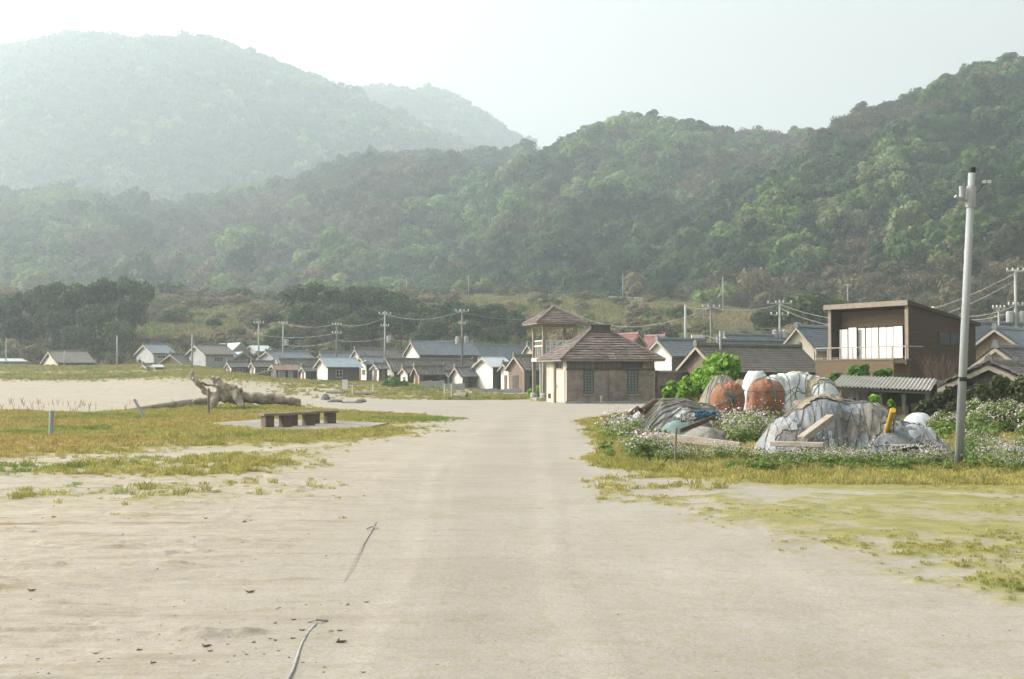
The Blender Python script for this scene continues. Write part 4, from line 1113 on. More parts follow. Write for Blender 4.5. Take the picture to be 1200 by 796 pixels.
for (x, y, dx, dy) in ((0,0,1,0),(0,0,0,1),(a_,0,-1,0)):
    mb = MB(); mb.bar((x, y, ze-.75), (x+dx*.6, y+dy*.6, ze-.2), .07); mb.build('brace', M['tower_wood'], tw)
mb = MB(); mb.box(a_*.2, a_*.9, b_+.02, b_+.14, .05, zf-.28); mb.build('stair_wall', M['white'], tw)
mb = MB(); mb.bar((a_+.1, b_*.5, zf), (a_+2.6, b_*.6, .2), .9, .15); mb.build('stair', M['tower_wood'], tw)
mb = MB(); mb.box(-.8, a_+1.2, -.9, b_+.6, -.1, .10); mb.build('base_slab', M['concrete'], tw)

# brick garden wall joining the building
a = P(769, 470, 80); b = P(812, 470, 86)
wl = empty('brick_wall', (a.x, a.y, 0), math.atan2(b.y-a.y, b.x-a.x)); tag(wl, 'brown brick garden wall with tiled coping beside the hip-roofed building', 'wall')
ln = math.hypot(b.x-a.x, b.y-a.y) + 1.2; hh_ = P(790, 436.5, 82).z
mb = MB(); mb.box(0, ln, -.1, .1, -.1, hh_); mb.build('wall_body', M['brick'], wl)
mb = MB(); mb.prism([(0,-.22,hh_),(0,.22,hh_),(0,.1,hh_+.12),(0,-.1,hh_+.12)], (ln,0,0)); mb.build('coping', M['tile_grey'], wl)
mb = MB(); mb.box(ln*.05, ln*.42, -.13, -.095, 0, 1.05); mb.build('gate', M['dark_boards'], wl)

# ================================================================== MODERN WOODEN HOUSE
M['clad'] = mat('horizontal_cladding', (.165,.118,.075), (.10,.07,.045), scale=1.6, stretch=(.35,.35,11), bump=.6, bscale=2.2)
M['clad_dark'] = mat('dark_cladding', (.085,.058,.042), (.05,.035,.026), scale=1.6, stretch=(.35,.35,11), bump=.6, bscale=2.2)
M['screen'] = mat('white_screen', (.72,.71,.68), (.66,.65,.61), scale=.8)
M['fascia'] = mat('pale_fascia', (.27,.225,.18), (.2,.165,.13), scale=3)
MP = R(32); Ym = 78
C = P(1065, 421, Ym); um = (math.cos(MP), math.sin(MP)); vm = (-math.sin(MP), math.cos(MP))
mW = solve_k(C, vm, 971.5); mL = solve_k(C, um, 1143.5)
zfl = C.z; z1 = P(1065, 355, Ym).z; endp = Vector((C.x+um[0]*mL, C.y+um[1]*mL, 0)); z2 = P(1143.5, 379.5, endp.y).z
mh = empty('modern_house', (C.x, C.y, 0), MP); tag(mh, 'modern brown wooden house with sloping roof and white window screens', 'house')
def slab(name, poly, d, m, par=mh):
    b = MB(); b.prism(poly, d); return b.build(name, m, par)
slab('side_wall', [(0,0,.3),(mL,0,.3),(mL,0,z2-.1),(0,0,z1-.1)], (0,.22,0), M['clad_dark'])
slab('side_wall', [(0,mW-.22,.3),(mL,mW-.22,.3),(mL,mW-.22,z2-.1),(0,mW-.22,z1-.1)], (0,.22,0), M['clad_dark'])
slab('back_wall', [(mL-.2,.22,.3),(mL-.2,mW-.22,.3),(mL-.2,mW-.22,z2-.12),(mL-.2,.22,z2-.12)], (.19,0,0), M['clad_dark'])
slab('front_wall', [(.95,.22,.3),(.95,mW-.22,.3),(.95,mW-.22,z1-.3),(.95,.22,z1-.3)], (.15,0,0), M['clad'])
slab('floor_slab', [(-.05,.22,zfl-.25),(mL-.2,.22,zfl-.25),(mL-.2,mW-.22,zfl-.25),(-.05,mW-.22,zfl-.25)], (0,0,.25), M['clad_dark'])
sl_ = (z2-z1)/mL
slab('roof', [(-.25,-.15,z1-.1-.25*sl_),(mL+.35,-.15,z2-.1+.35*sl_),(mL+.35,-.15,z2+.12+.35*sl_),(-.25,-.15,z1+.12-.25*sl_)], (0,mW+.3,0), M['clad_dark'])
slab('fascia', [(-.30,-.18,z1-.16),(-.30,mW+.18,z1-.16),(-.30,mW+.18,z1+.16),(-.30,-.18,z1+.16)], (.06,0,0), M['fascia'])
for yy in (-.02, mW-.24): slab('corner_board', [(-.06,yy,zfl-.2),(-.06,yy+.26,zfl-.2),(-.06,yy+.26,z1-.165),(-.06,yy,z1-.165)], (.05,0,0), M['fascia'])
mb = MB(); xw0 = solve_k(C, um, 1101); xw1 = solve_k(C, um, 1126)
add_window(mh, 'side', xw0, xw1, P(1110,404,81).z, P(1110,391,81).z, bars=1, hbars=0, frame=M['clad_dark'])
def yat(px, xo):
    B = Vector((C.x+um[0]*xo, C.y+um[1]*xo, 0)); return solve_k(B, vm, px)
zp0, zp1 = zfl+.02, P(1030, 383.5, Ym+2).z
glz = MB(); glz.box(.86, .945, yat(1059,.9), yat(984,.9), zp0, zp1+.05); glz.build('glazing', M['glass'], mh)
for i, (a, b) in enumerate([(984,993.5),(994.5,1004),(1005.5,1014),(1014.3,1021.5),(1021.8,1029.5),(1029.8,1039),(1039.3,1047.5),(1047.8,1058)]):
    xo = [.45,.40,.62,.64,.62,.64,.62,.60][i]
    mb = MB(); mb.box(xo, xo+.06, yat(b, xo), yat(a, xo), zp0+.06, zp1 + [-.04,.05,0,0,0,0,0,.03][i]); pn = mb.build('screen_panel', M['screen'], mh)
    mb = MB(); y0, y1 = yat(b, xo), yat(a, xo)
    mb.box(xo-.02, xo+.07, y0-.03, y0, zp0+.03, zp1+.1); mb.build('screen_frame', M['clad_dark'], pn)
# lower block with balcony
xb = -1.75
yb0, yb1 = yat(1047, xb), yat(955.5, xb)
zb_ = P(1000, 421.5, Ym-1.5).z
lb = MB(); lb.box(xb, -.30, yb0, yb1, .1, zb_); lbo = lb.build('lower_block', M['clad'], mh)
mb = MB(); mb.box(xb-.05, -.28, yb0-.06, yb1+.06, zb_+.002, zb_+.06); mb.build('deck', M['fascia'], lbo)
mb = MB(); yw0, yw1 = yat(987, xb), yat(977, xb); mb.box(xb-.03, xb+.01, yw0, yw1, P(980,442,Ym-1.5).z, P(980,437,Ym-1.5).z); mb.build('small_window', M['dark'], lbo)
zrl = P(1000, 406, Ym-1.5).z
rail = MB(); rail.bar((xb+.05, yb0-.9, zrl), (xb+.05, yb1, zrl), .05, .06); rail.bar((xb+.05, yb1, zrl), (.0, yb1, zrl), .05, .06)
rail.bar((xb+.05, yb0-.9, zb_+.15), (xb+.05, yb1, zb_+.15), .03); rail.bar((xb+.05, yb0-.9, zrl), (-.2, yb0-.9, zrl), .05, .06)
ral = rail.build('railing', M['wood_trim'], mh)
for k in range(8):
    yy = yb0-.9 + (yb1-yb0+.9)*k/7
    mb = MB(); mb.box(xb+.02, xb+.08, yy-.03, yy+.03, zb_ - (.0 if k > 1 else .3), zrl-.03); mb.build('baluster', M['wood_trim'], ral)
mb = MB(); mb.box(xb+.0, -.3, yb0-1.0, yb0-.07, zb_-.22, zb_-.0); mb.build('deck_end', M['clad_dark'], mh)

# ruined shack: loose tiles along its verge, dry vines on its gable
rsh, sW, sL, sze, szr = HOUSES['r38']
rg = random.Random(4)
tv = MB(); tv.prism([(0,-.14,0),(.34,-.14,0),(.34,.14,0),(0,.14,0)], (0,0,.03)); tv_me = bpy.data.meshes.new('tile'); tv_me.from_pydata(tv.v, [], tv.f); tv_me.materials.append(M['tile_brown'])
for i in range(26):
    k = i/25; sl2 = (szr-sze)/(sW/2)
    y = k*sW; z = (sze + sl2*min(y, sW-y)) + .16 + rg.uniform(-.03, .06)
    o = link('tile', tv_me, rsh, (-.45+rg.uniform(-.08,.1), y, z)); o.rotation_euler = ((1 if y < sW/2 else -1)*math.atan(sl2)+rg.uniform(-.15,.15), rg.uniform(-.2,.2), rg.uniform(-.4,.4))

# corrugated shed roof before the modern house
M['corr'] = mat('corrugated_sheet', (.40,.385,.35), (.29,.275,.245), scale=1.2, rough=.7, wear=(.3,.24,.18), wscale=1.5, wlevel=(.55,.75))
A = P(973, 452, 52); B = P(1091, 457, 50.5)
cs_ = empty('corrugated_shed', (A.x, A.y, 0), math.atan2(B.y-A.y, B.x-A.x)); tag(cs_, 'low open shed with white corrugated roof behind the big net pile', 'shed')
ln = math.hypot(B.x-A.x, B.y-A.y); zA, zB = A.z, B.z
cv = []; cf = []; n = 26*6
for i in range(n+1):
    x = ln*i/n; zz = zA+(zB-zA)*i/n + .032*math.sin(i/6*2*math.pi)
    for (y, dz) in ((0, 0), (3.2, .42)):
        cv.append((x, y, zz+dz)); cv.append((x, y, zz+dz-.02))
for i in range(n):
    k = i*4; cf += [(k, k+4, k+6, k+2), (k+1, k+3, k+7, k+5), (k, k+1, k+5, k+4)]
mesh_obj('roof', cv, cf, M['corr'], cs_)
for k in range(5):
    x = .15 + (ln-.3)*k/4
    mb = MB(); mb.box(x-.07, x+.07, .15, .29, -.05, zA+(zB-zA)*k/4-.04); mb.build('post', M['boards'], cs_)
mb = MB(); mb.bar((0,.1,zA-.11), (ln,.1,zB-.11), .08, .12); mb.build('beam', M['dark_boards'], cs_)
mb = MB(); mb.box(0, ln, 3.0, 3.1, -.05, zB+.2); mb.build('back_wall', M['dark_boards'], cs_)
rg = random.Random(8)
for k in range(5):
    x = ln*(.1+.17*k); mb = MB(); mb.box(x, x+rg.uniform(.35,.6), .9, 1.7, -.02, rg.uniform(.35,.8)); mb.build('stored_crate', M['brown_boards'], cs_)
# mossy pipe lying above the shed
mossy = mat('mossy_pipe', (.30,.29,.14), (.42,.38,.30), scale=2.5, bump=.4)
a = P(1018, 445, 57); b = P(1057, 445.5, 57)
mb = MB(); mb.tube([Vector((0,0,0)), (b-a)*.62], .115, 12); mb.tube([(b-a)*.66, b-a], .115, 12); mb.tube([(b-a)*.60, (b-a)*.68], .13, 12)
o = mb.build('mossy_pipe', mossy); o.location = a; tag(o, 'mossy pale pipe lying on the wall below the wooden house', 'pipe')
a2 = P(1005, 447.5, 57.3); b2 = P(1112, 449, 57.3)
mb = MB(); mb.box(0, b2.x-a2.x, -.12, .2, 0, a2.z); mb.box(-.03, b2.x-a2.x+.03, -.16, .24, a2.z, a2.z+.05)
o = mb.build('retaining_wall', M['concrete']); o.location = (a2.x, a2.y, 0); tag(o, 'grey retaining wall carrying the mossy pipe', 'wall')
# ================================================================== LEFT SIDE: SLAB, BENCHES, DRIFTWOOD, POSTS
sp = [G(x, y) for x, y in SLAB]
mb = MB(); mb.prism([(p.x, p.y, .0) for p in sp], (0, 0, .075)); pad = mb.build('concrete_pad', mat('sandy_concrete', (.22,.208,.182), (.165,.156,.136), scale=1.5, bump=.3, wear=(.30,.27,.2), wscale=.8, wlevel=(.45,.65))); tag(pad, kind='structure')
M['bench_top'] = mat('bench_plank', (.27,.225,.175), (.17,.135,.10), scale=4, stretch=(.3,1,1), bump=.4)
M['bench_leg'] = mat('bench_block', (.16,.115,.085), (.10,.072,.055), scale=4, bump=.5)
for i, (px, py, rot, lab) in enumerate([(324, 500.4, 33, 'brown wooden bench on the concrete pad, nearest of the three'), (351.5, 498.6, 33, 'brown wooden bench, middle of the three on the concrete pad'), (377, 496.2, 33, 'brown wooden bench, furthest right of the three on the pad')]):
    c = G(px, py, .075)
    r = empty('bench', c, R(rot)); tag(r, lab, 'bench', 'benches on the concrete pad')
    st_ = MB()
    for k, y in enumerate((-.17, .0, .17)):
        mb = MB(); mb.box(-.52, .52, y-.08, y+.08, .36, .43 + .004*k); mb.build('seat_plank', M['bench_top'], r)
    for x in (-.30, .30):
        mb = MB(); mb.box(x-.145, x+.145, -.19, .19, 0, .359); mb.build('leg', M['bench_leg'], r)
# posts
def post(name, label, bx, by, tx, ty, r, m, Y=None):
    b = G(bx, by); t = P(tx, ty, b.y if Y is None else Y)
    mb = MB(); mb.tube([Vector((0,0,-.1)), t-b], [r, r*.95], 10)
    mb.tube([(t-b), (t-b)+(t-b).normalized()*.03], [r*1.08, r*.7], 10)
    o = mb.build(name, m, smooth=False); o.location = b; tag(o, label, 'post'); return o
grey_pvc = mat('grey_pipe', (.36,.38,.40), (.27,.285,.30), scale=4)
old_wood = mat('old_post_wood', (.23,.20,.165), (.14,.12,.095), scale=5, stretch=(1,1,.2), bump=.5)
post('marker_post', 'upright grey pipe post in the rusty grass at far left', 59.5, 513, 60.5, 482, .062, grey_pvc)
post('leaning_post', 'grey post leaning left at the edge of the beach', 172, 492, 157.5, 468.5, .06, grey_pvc)
post('thin_post', 'thin upright wooden post in front of the driftwood stump', 244.5, 487.5, 244.5, 456, .05, old_wood)
# driftwood tree: root mass and trunk
drift = mat('driftwood', (.42,.365,.285), (.17,.135,.10), scale=2.6, detail=9, stretch=(1,1,.6), bump=1.0, bscale=7, wear=(.09,.07,.052), wscale=2.2, wlevel=(.52,.66))
Yd = 63.0
def D(px, py, dy=0.0): return P(px, py, Yd+dy)
base = D(262, 470); base.z = 0
dr = empty('driftwood_tree', base); tag(dr, 'big uprooted driftwood tree with twisted root stump lying on the beach edge', 'driftwood')
mb = MB()
def lb_(pts, rads, n=10):
    # subdivide and knot the limb
    pp = [Vector(p)-base for p in pts]; out = []; rr = []
    rg = random.Random(len(mb.v)+3)
    for i in range(len(pp)-1):
        for k in range(6):
            t = k/6; out.append(pp[i].lerp(pp[i+1], t)+Vector((rg.uniform(-.05,.05), rg.uniform(-.05,.05), rg.uniform(-.05,.05)))); rr.append(.56*(rads[i]*(1-t)+rads[i+1]*t)*rg.uniform(.9,1.12))
    out.append(pp[-1]); rr.append(.5*rads[-1]); mb.tube(out, rr, n)
lb_([D(266,466), D(252,466), D(238,458), D(230,447), D(225,441)], [.42,.36,.25,.24,.22])
lb_([D(226,447), D(224.5,434)], [.22,.16])
lb_([D(225,444,-.2), D(238,450,-.3), D(253,453,-.3), D(262,456)], [.20,.15,.14,.2])
lb_([D(268,466), D(258,455), D(252,446), D(249,442)], [.46,.42,.26,.2])
lb_([D(262,458), D(254,443), D(257,447)], [.4,.3,.15])
lb_([D(262,455), D(272,458), D(279,469,-.4), D(285,479,-.5)], [.5,.46,.34,.25])
lb_([D(258,462), D(250,470,-.3), D(248,480,-.4)], [.42,.34,.25])
lb_([D(252,468), D(240,469,-.3), D(227,472,-.4)], [.34,.26,.24])
lb_([D(264,464), D(272,456), D(280,459), D(284,455)], [.5,.4,.26,.1])
lb_([D(262,462), D(274,468,.2), D(288,468,.3)], [.5,.46,.36])
ro = mb.build('root_stump', drift, dr, smooth=True)
rm_ = ro.modifiers.new('merge', 'REMESH'); rm_.mode = 'VOXEL'; rm_.voxel_size = .035; rm_.use_smooth_shade = True
tx = bpy.data.textures.new('knots', 'CLOUDS'); tx.noise_scale = .35
dm = ro.modifiers.new('knots', 'DISPLACE'); dm.texture = tx; dm.strength = .07; dm.mid_level = .5
mb = MB()
lb_([D(278,465,.2), D(300,467,.4), D(318,467.5,.5), D(336,470,.6), D(352,471.5,.7)], [.50,.50,.47,.41,.34], 12)
tk = mb.build('trunk', drift, dr, smooth=True)
rm_ = tk.modifiers.new('merge', 'REMESH'); rm_.mode = 'VOXEL'; rm_.voxel_size = .05; rm_.use_smooth_shade = True
dm = tk.modifiers.new('knots', 'DISPLACE'); dm.texture = tx; dm.strength = .05; dm.mid_level = .5
mb = MB(); q0 = G(146, 483.5); q1 = G(246, 474.5)
mb.tube([Vector((0,0,.06)), (q1-q0)*.3+Vector((.1,0,.14)), (q1-q0)*.6+Vector((0,.2,.18)), (q1-q0)+Vector((0,0,.2))], [.07,.16,.22,.26], 10)
o = mb.build('driftwood_log', drift, smooth=True); o.location = q0; tag(o, 'long dark half-buried log lying left of the driftwood stump', 'driftwood')
mb = MB(); q0 = G(318, 476); mb.tube([Vector((0,0,.05)), Vector((.55,.3,.13)), Vector((.9,.2,.05))], [.05,.1,.04], 7); o = mb.build('driftwood_piece', drift); o.location = G(322, 474.5); tag(o, 'short pale driftwood piece under the fallen trunk', 'driftwood')
# rocks and timbers on the sand beyond the benches
rock_m = mat('beach_rock', (.22,.21,.19), (.12,.115,.105), scale=2.5, bump=.8)
def rock(px, py, wpx, hpx, label, seed, name='rock'):
    b = G(px, py); k = b.y/FPX
    rg = np.random.default_rng(seed)
    bm = bmesh.new(); bmesh.ops.create_icosphere(bm, subdivisions=3, radius=1)
    for v_ in bm.verts:
        n_ = 1 + .35*(float(fbm(v_.co.x*1.3+seed, v_.co.y*1.3+v_.co.z*1.7, seed, 3))-.5)*2
        v_.co = Vector((v_.co.x*wpx*k/2, v_.co.y*wpx*k*.4, max(v_.co.z, -.25)*hpx*k*.8))*n_
    me = bpy.data.meshes.new(name); bm.to_mesh(me); bm.free(); me.materials.append(rock_m)
    o = link(name, me, loc=(b.x, b.y, hpx*k*.12 + float(ground_z(b.x, b.y)))); tag(o, label, 'rock', 'rocks on the sand beyond the benches'); return o
rock(381, 469, 11, 8, 'rounded grey rock at the tip of the fallen trunk', 3)
rock(392, 471.5, 18, 4.5, 'flat grey rock slab right of the rounded rock', 4)
rock(412, 472.5, 26, 3, 'long flat rock lying low on the sand', 5)
rock(423, 471.5, 13, 5, 'dark angular rock at the end of the long flat rock', 6)
def timber(px0, px1, py, Y, r, label):
    a = P(px0, py, Y); b = P(px1, py+.4, Y-1)
    a.z = b.z = float(ground_z(a.x, a.y)) + r*.8
    mb = MB(); mb.tube([Vector((0,0,0)), (b-a)*.5+Vector((0,0,.02)), b-a], [r, r*1.1, r*.9], 8); o = mb.build('timber', old_wood); o.location = a; tag(o, label, 'timber')
timber(412, 437, 462.5, 108, .16, 'long grey timber lying in the grass beyond the rocks')
timber(383, 404, 462, 112, .14, 'grey timber lying behind the white sign board')
timber(533, 547, 466, 98, .2, 'short thick timber lying before the low concrete wall')
# sign board
b = G(404, 465); b.z = float(ground_z(b.x, b.y))
sg = empty('sign_board', b); tag(sg, 'small blank white sign board on two posts before the sheds', 'sign')
k = b.y/FPX
mb = MB(); mb.box(-3.2*k, 3.2*k, -.03, .03, 9*k, 20*k); mb.build('board', M['white'], sg)
for x in (-2.9, 2.9):
    mb = MB(); mb.box(x*k-.03, x*k+.03, .03, .09, -.1, 19*k); mb.build('post', M['tower_wood'], sg)
post('white_post', 'thin white post right of the sign board', 413, 464, 413, 452, .05, M['rail_white'])
post('white_post', 'thin white post standing before the tall narrow shed', 437, 463, 437, 450, .05, M['rail_white'])
post('white_post', 'thin pale post standing before the low concrete wall', 521, 465.5, 521, 450, .05, M['rail_white'])
post('white_post', 'thin pale post right of the narrow grey gable', 529, 466, 529, 450, .05, M['rail_white'])
# rope along the road edge
rope_m = mat('pale_rope', (.34,.33,.31), (.22,.215,.2), scale=9)
pts = [G(335, 806), G(343, 790), G(349, 772), G(354, 757), G(361, 745), G(370, 735)]
b = pts[0].copy(); rp = empty('rope', b); tag(rp, 'pale rope half buried along the left side of the sandy road', 'rope')
mb = MB(); mb.tube([p-b+Vector((0,0,.016)) for p in pts], .0105, 8); mb.build('loose_rope', rope_m, rp, smooth=True)
mb = MB(); mb.tube([G(361,732)-b+Vector((0,0,.02)), G(370,733.5)-b+Vector((0,0,.04)), G(384,731)-b+Vector((0,0,.02))], .008, 7); mb.build('knot', rope_m, rp)
pts = [G(388, 712), G(400, 690), G(410, 668), G(422, 645), G(430, 632), G(436, 622), G(441, 612)]
mb = MB(); mb.tube([p-b+Vector((0,0,.004)) for p in pts], [.002,.003,.002,.004,.006,.007,.004], 6); mb.build('buried_rope', rope_m, rp)
mb = MB(); mb.tube([G(430,622)-b+Vector((0,0,.02)), G(436,620)-b+Vector((0,0,.03)), G(443,621)-b+Vector((0,0,.02))], .008, 6); mb.build('knot', rope_m, rp)
# seaweed and twigs strewn over the loose sand
weed = mat('dry_seaweed', (.16,.12,.08), (.08,.06,.042), scale=6)
def scrap(name, seed, n=7, ln=.09, r=.004):
    rg = random.Random(seed); mb = MB()
    for i in range(n):
        p = Vector((rg.uniform(-.05,.05), rg.uniform(-.03,.03), .008)); d = Vector((rg.uniform(-1,1), rg.uniform(-.6,.6), rg.uniform(-.1,.3))).normalized()
        mb.tube([p, p+d*ln*rg.uniform(.2,.6)+Vector((0,0,.01)), p+d*ln*rg.uniform(.6,1.2)], [r, r*1.3, r*.6], 4)
    me = bpy.data.meshes.new(name); me.from_pydata(mb.v, [], mb.f); me.materials.append(weed); return me
scr = [scrap('seaweed_scrap', 1), scrap('twig_scrap', 2, 4, .14, .003), scrap('clod_scrap', 3, 14, .05, .009)]
rgs = np.random.default_rng(33); pts = []
while len(pts) < 160:
    px = rgs.uniform(-40, 430); py = 545 + 250*rgs.uniform(0, 1)**1.3
    p = G(px, py)
    if rgs.uniform() < .15 + .85*float(sstep(.52, .66, fbm(p.x*.8+40, p.y*2.2, 141, 3))): pts.append((p.x, p.y, .0))
pts = np.array(pts)
# follow the relief of the sand
def relief(x, y):
    kd = np.argmin((gx[:, :]-x)**2 + (gy[:, :]-y)**2); return gz.ravel()[kd]
rows_a = np.array(rows); angs_a = np.radians(angs)
def relief_fast(x, y):
    a = np.arctan2(x, y); i = np.clip(np.searchsorted(rows_a, y), 0, len(rows_a)-1); j = np.clip(np.searchsorted(angs_a, a), 0, len(angs_a)-1)
    return gz[i, j]
pts[:, 2] = relief_fast(pts[:, 0], pts[:, 1])
scatter('seaweed_scraps', pts, np.exp(rgs.normal(-2.0, .5, len(pts))), rgs.uniform(-.7, .7, len(pts)), np.ones((len(pts), 3)), rgs.choice([0, 2, 2], len(pts)), scr, 'dark dry seaweed scraps strewn over the sand at left', 'seaweed')
# pebbles on the road
def pebble_mesh(seed):
    bm = bmesh.new(); bmesh.ops.create_icosphere(bm, subdivisions=1, radius=.5); rg = random.Random(seed)
    for v_ in bm.verts: v_.co = Vector((v_.co.x*1.2, v_.co.y, v_.co.z*.6))*rg.uniform(.8, 1.15)
    me = bpy.data.meshes.new('pebble'); bm.to_mesh(me); bm.free(); me.materials.append(peb_m); return me
peb_m = bpy.data.materials.new('pebble'); t_, b_ = nodes(peb_m); at = t_.nodes.new('ShaderNodeAttribute'); at.attribute_type = 'INSTANCER'; at.attribute_name = 'tone'; t_.links.new(at.outputs['Color'], b_.inputs['Base Color']); b_.inputs['Roughness'].default_value = .9
pbs = [pebble_mesh(i) for i in range(3)]
n = 1500
px = rgs.uniform(-60, 1260, n); py = 560 + 245*rgs.uniform(0, 1, n)**.9
u_ = (398-py)/FPX; tt = -CAMZ/(SP+u_*CP); x = (px-600)/FPX*tt; y = tt*(CP-u_*SP)
z = relief_fast(x, y)
tn = np.array([(.30,.27,.23),(.24,.22,.19),(.36,.33,.29),(.18,.15,.12)])[rgs.integers(0, 4, n)]
scatter('pebbles', np.stack([x, y, z], 1), .007*np.exp(rgs.normal(0, .5, n)), rgs.uniform(0, 6.28, n), tn, rgs.integers(0, 3, n), pbs, 'fine grit and pebbles on the sandy road', 'gravel')
# ================================================================== RIGHT SIDE: NET PILES, FLOWERS, POLE
def crackle(name, c1, c2, dirt, line, scale=3.0, lscale=7.0, rough=.8, dl=(.48,.66), lw=.035):
    """weathered tarpaulin under netting: patchy tones, dirt and a web of dark lines"""
    m = mat(name, c1, c2, rough=rough, scale=scale, bump=1.0, bscale=scale*2.5, wear=dirt, wscale=1.3, wlevel=dl)
    t, b = nodes(m); L = t.links.new
    src = b.inputs['Base Color'].links[0].from_socket
    vo = t.nodes.new('ShaderNodeTexVoronoi'); vo.feature = 'DISTANCE_TO_EDGE'; vo.inputs['Scale'].default_value = lscale
    tc = [n for n in t.nodes if n.type == 'TEX_COORD'][0]
    L(tc.outputs['Object'], vo.inputs['Vector'])
    r = t.nodes.new('ShaderNodeValToRGB'); r.color_ramp.elements[0].position = lw*.3; r.color_ramp.elements[1].position = lw
    r.color_ramp.elements[0].color = (*line, 1); r.color_ramp.elements[1].color = (1,1,1,1)
    L(vo.outputs['Distance'], r.inputs[0])
    mx = t.nodes.new('ShaderNodeMix'); mx.data_type = 'RGBA'; mx.blend_type = 'MULTIPLY'; mx.inputs[0].default_value = .85
    L(src, mx.inputs[6]); L(r.outputs[0], mx.inputs[7]); L(mx.outputs[2], b.inputs['Base Color'])
    return m
tarp_grey = crackle('grey_tarp', (.29,.315,.33), (.165,.18,.19), (.17,.145,.115), (.72,.7,.66), 2.6, 9.0)
tarp_white = crackle('white_tarp', (.60,.62,.62), (.42,.46,.48), (.27,.24,.19), (.8,.78,.74), 2.2, 8.0, dl=(.5,.74))
tarp_pale = crackle('pale_grey_tarp', (.38,.40,.415), (.25,.27,.28), (.2,.17,.135), (.75,.73,.7), 2.6, 9.0, dl=(.46,.7))
net_grey = crackle('grey_net', (.27,.255,.22), (.16,.15,.13), (.10,.09,.07), (.35,.33,.3), 5.0, 24.0)
net_straw = crackle('straw_net', (.33,.29,.21), (.22,.19,.13), (.14,.11,.08), (.4,.36,.3), 5.0, 22.0)
net_orange = crackle('orange_net', (.32,.155,.09), (.19,.09,.055), (.29,.20,.145), (.6,.55,.5), 9.0, 46.0, dl=(.54,.76))
tarp_dark = crackle('dark_tarp', (.16,.18,.19), (.09,.10,.105), (.12,.10,.08), (.5,.47,.42), 3.0, 5)
rope_brown = mat('brown_rope', (.24,.205,.155), (.14,.12,.09), scale=14)
rope_green = mat('green_rope', (.10,.17,.16), (.06,.11,.11), scale=14)
rope_blue = mat('blue_rope', (.055,.14,.20), (.03,.085,.13), scale=14)
rope_grey = mat('grey_rope', (.32,.31,.28), (.2,.19,.17), scale=14)
black_m = mat('black_rubber', (.035,.035,.035), (.02,.02,.02), rough=.6)
plank_m = mat('weathered_plank', (.40,.35,.29), (.25,.21,.165), scale=5, stretch=(.25,1,1), bump=.5)
plank_dark = mat('dark_plank', (.13,.09,.065), (.08,.055,.04), scale=5, stretch=(.25,1,1), bump=.5)
yellow_m = mat('yellow_paint', (.62,.42,.025), (.5,.33,.02), rough=.5, scale=3, wear=(.25,.17,.06), wscale=6, wlevel=(.6,.72), spec=.4)
def smooth_hf(lobes, seed, fold=.10, fscale=2.2):
    """height field of overlapping lobes: (x, y, rx, ry, h, power)"""
    def f(x, y):
        x = np.asarray(x, float); y = np.asarray(y, float)
        z = np.full(x.shape, -.3)
        wob = (fbm(x*1.1+seed, y*1.1, seed, 3)-.5)*.5
        for (cx, cy, rx, ry, h, p) in lobes:
            d = np.hypot((x-cx)/rx, (y-cy)/ry) + wob*.35
            zz = h*(1-np.clip(d, 0, 1.3)**p)
            z = np.where(z > zz, z + .12*np.exp(-((z-zz)/.15)**2)*0, zz) if False else np.log(np.exp(np.clip(z*24, -200, 200))+np.exp(np.clip(zz*24, -200, 200)))/24
        r1 = np.abs(fbm(x*fscale+3, y*fscale*.6, seed+3, 4)-.5)*2
        r2 = fbm(x*6, y*6, seed+5, 3)-.5
        return z + (np.clip(.35-r1, 0, 1)*fold*1.6 - .25*fold + r2*fold*.5)*sstep(-.05, .25, z)
    return f
def mound(name, label, cat, lobes, m, seed, res=.045, fold=.10, fscale=2.2, group=None, parts=True, zb=0.0):
    f = smooth_hf(lobes, seed, fold, fscale)
    x0 = min(l[0]-l[2]*1.25 for l in lobes); x1 = max(l[0]+l[2]*1.25 for l in lobes); y0 = min(l[1]-l[3]*1.25 for l in lobes); y1 = max(l[1]+l[3]*1.25 for l in lobes)
    xs = np.arange(x0, x1, res); ys = np.arange(y0, y1, res*1.3)
    X, Y = np.meshgrid(xs, ys, indexing='ij'); Z = f(X, Y)
    keep = Z > -.06
    vid = np.arange(X.size).reshape(X.shape)
    kq = keep[:-1,:-1] & keep[1:,:-1] & keep[1:,1:] & keep[:-1,1:]
    q = np.stack([vid[:-1,:-1], vid[1:,:-1], vid[1:,1:], vid[:-1,1:]], -1)[kq]
    used = np.unique(q); remap = np.full(X.size, -1); remap[used] = np.arange(len(used))
    cx, cy = lobes[0][0], lobes[0][1]
    V = np.stack([X.ravel()[used]-cx, Y.ravel()[used]-cy, Z.ravel()[used]], 1)
    root = empty(name, (cx, cy, zb)); tag(root, label, cat, group)
    me = np_mesh('cover', V, remap[q], m, smooth=True)
    link('cover', me, root)
    return root, f, (cx, cy)
def drape(root, f, o, a, b, r, m, name='rope', lift=.01, wob=.08, seed=0, n=26, sides=5):
    """a rope laid over the pile from a to b (world xy)"""
    rg = random.Random(seed); pts = []
    w1, w2 = rg.uniform(0, 6), rg.uniform(0, 6); dx, dy = b[0]-a[0], b[1]-a[1]; L_ = math.hypot(dx, dy)+1e-6
    for i in range(n+1):
        t = i/n; s = wob*(math.sin(t*7+w1)+.6*math.sin(t*15+w2))
        x = a[0]+dx*t-dy/L_*s; y = a[1]+dy*t+dx/L_*s
        pts.append((x-o[0], y-o[1], max(float(f(x, y)), .0)+r*.6+lift))
    mb = MB(); mb.tube(pts, r, sides); return mb.build(name, m, root)
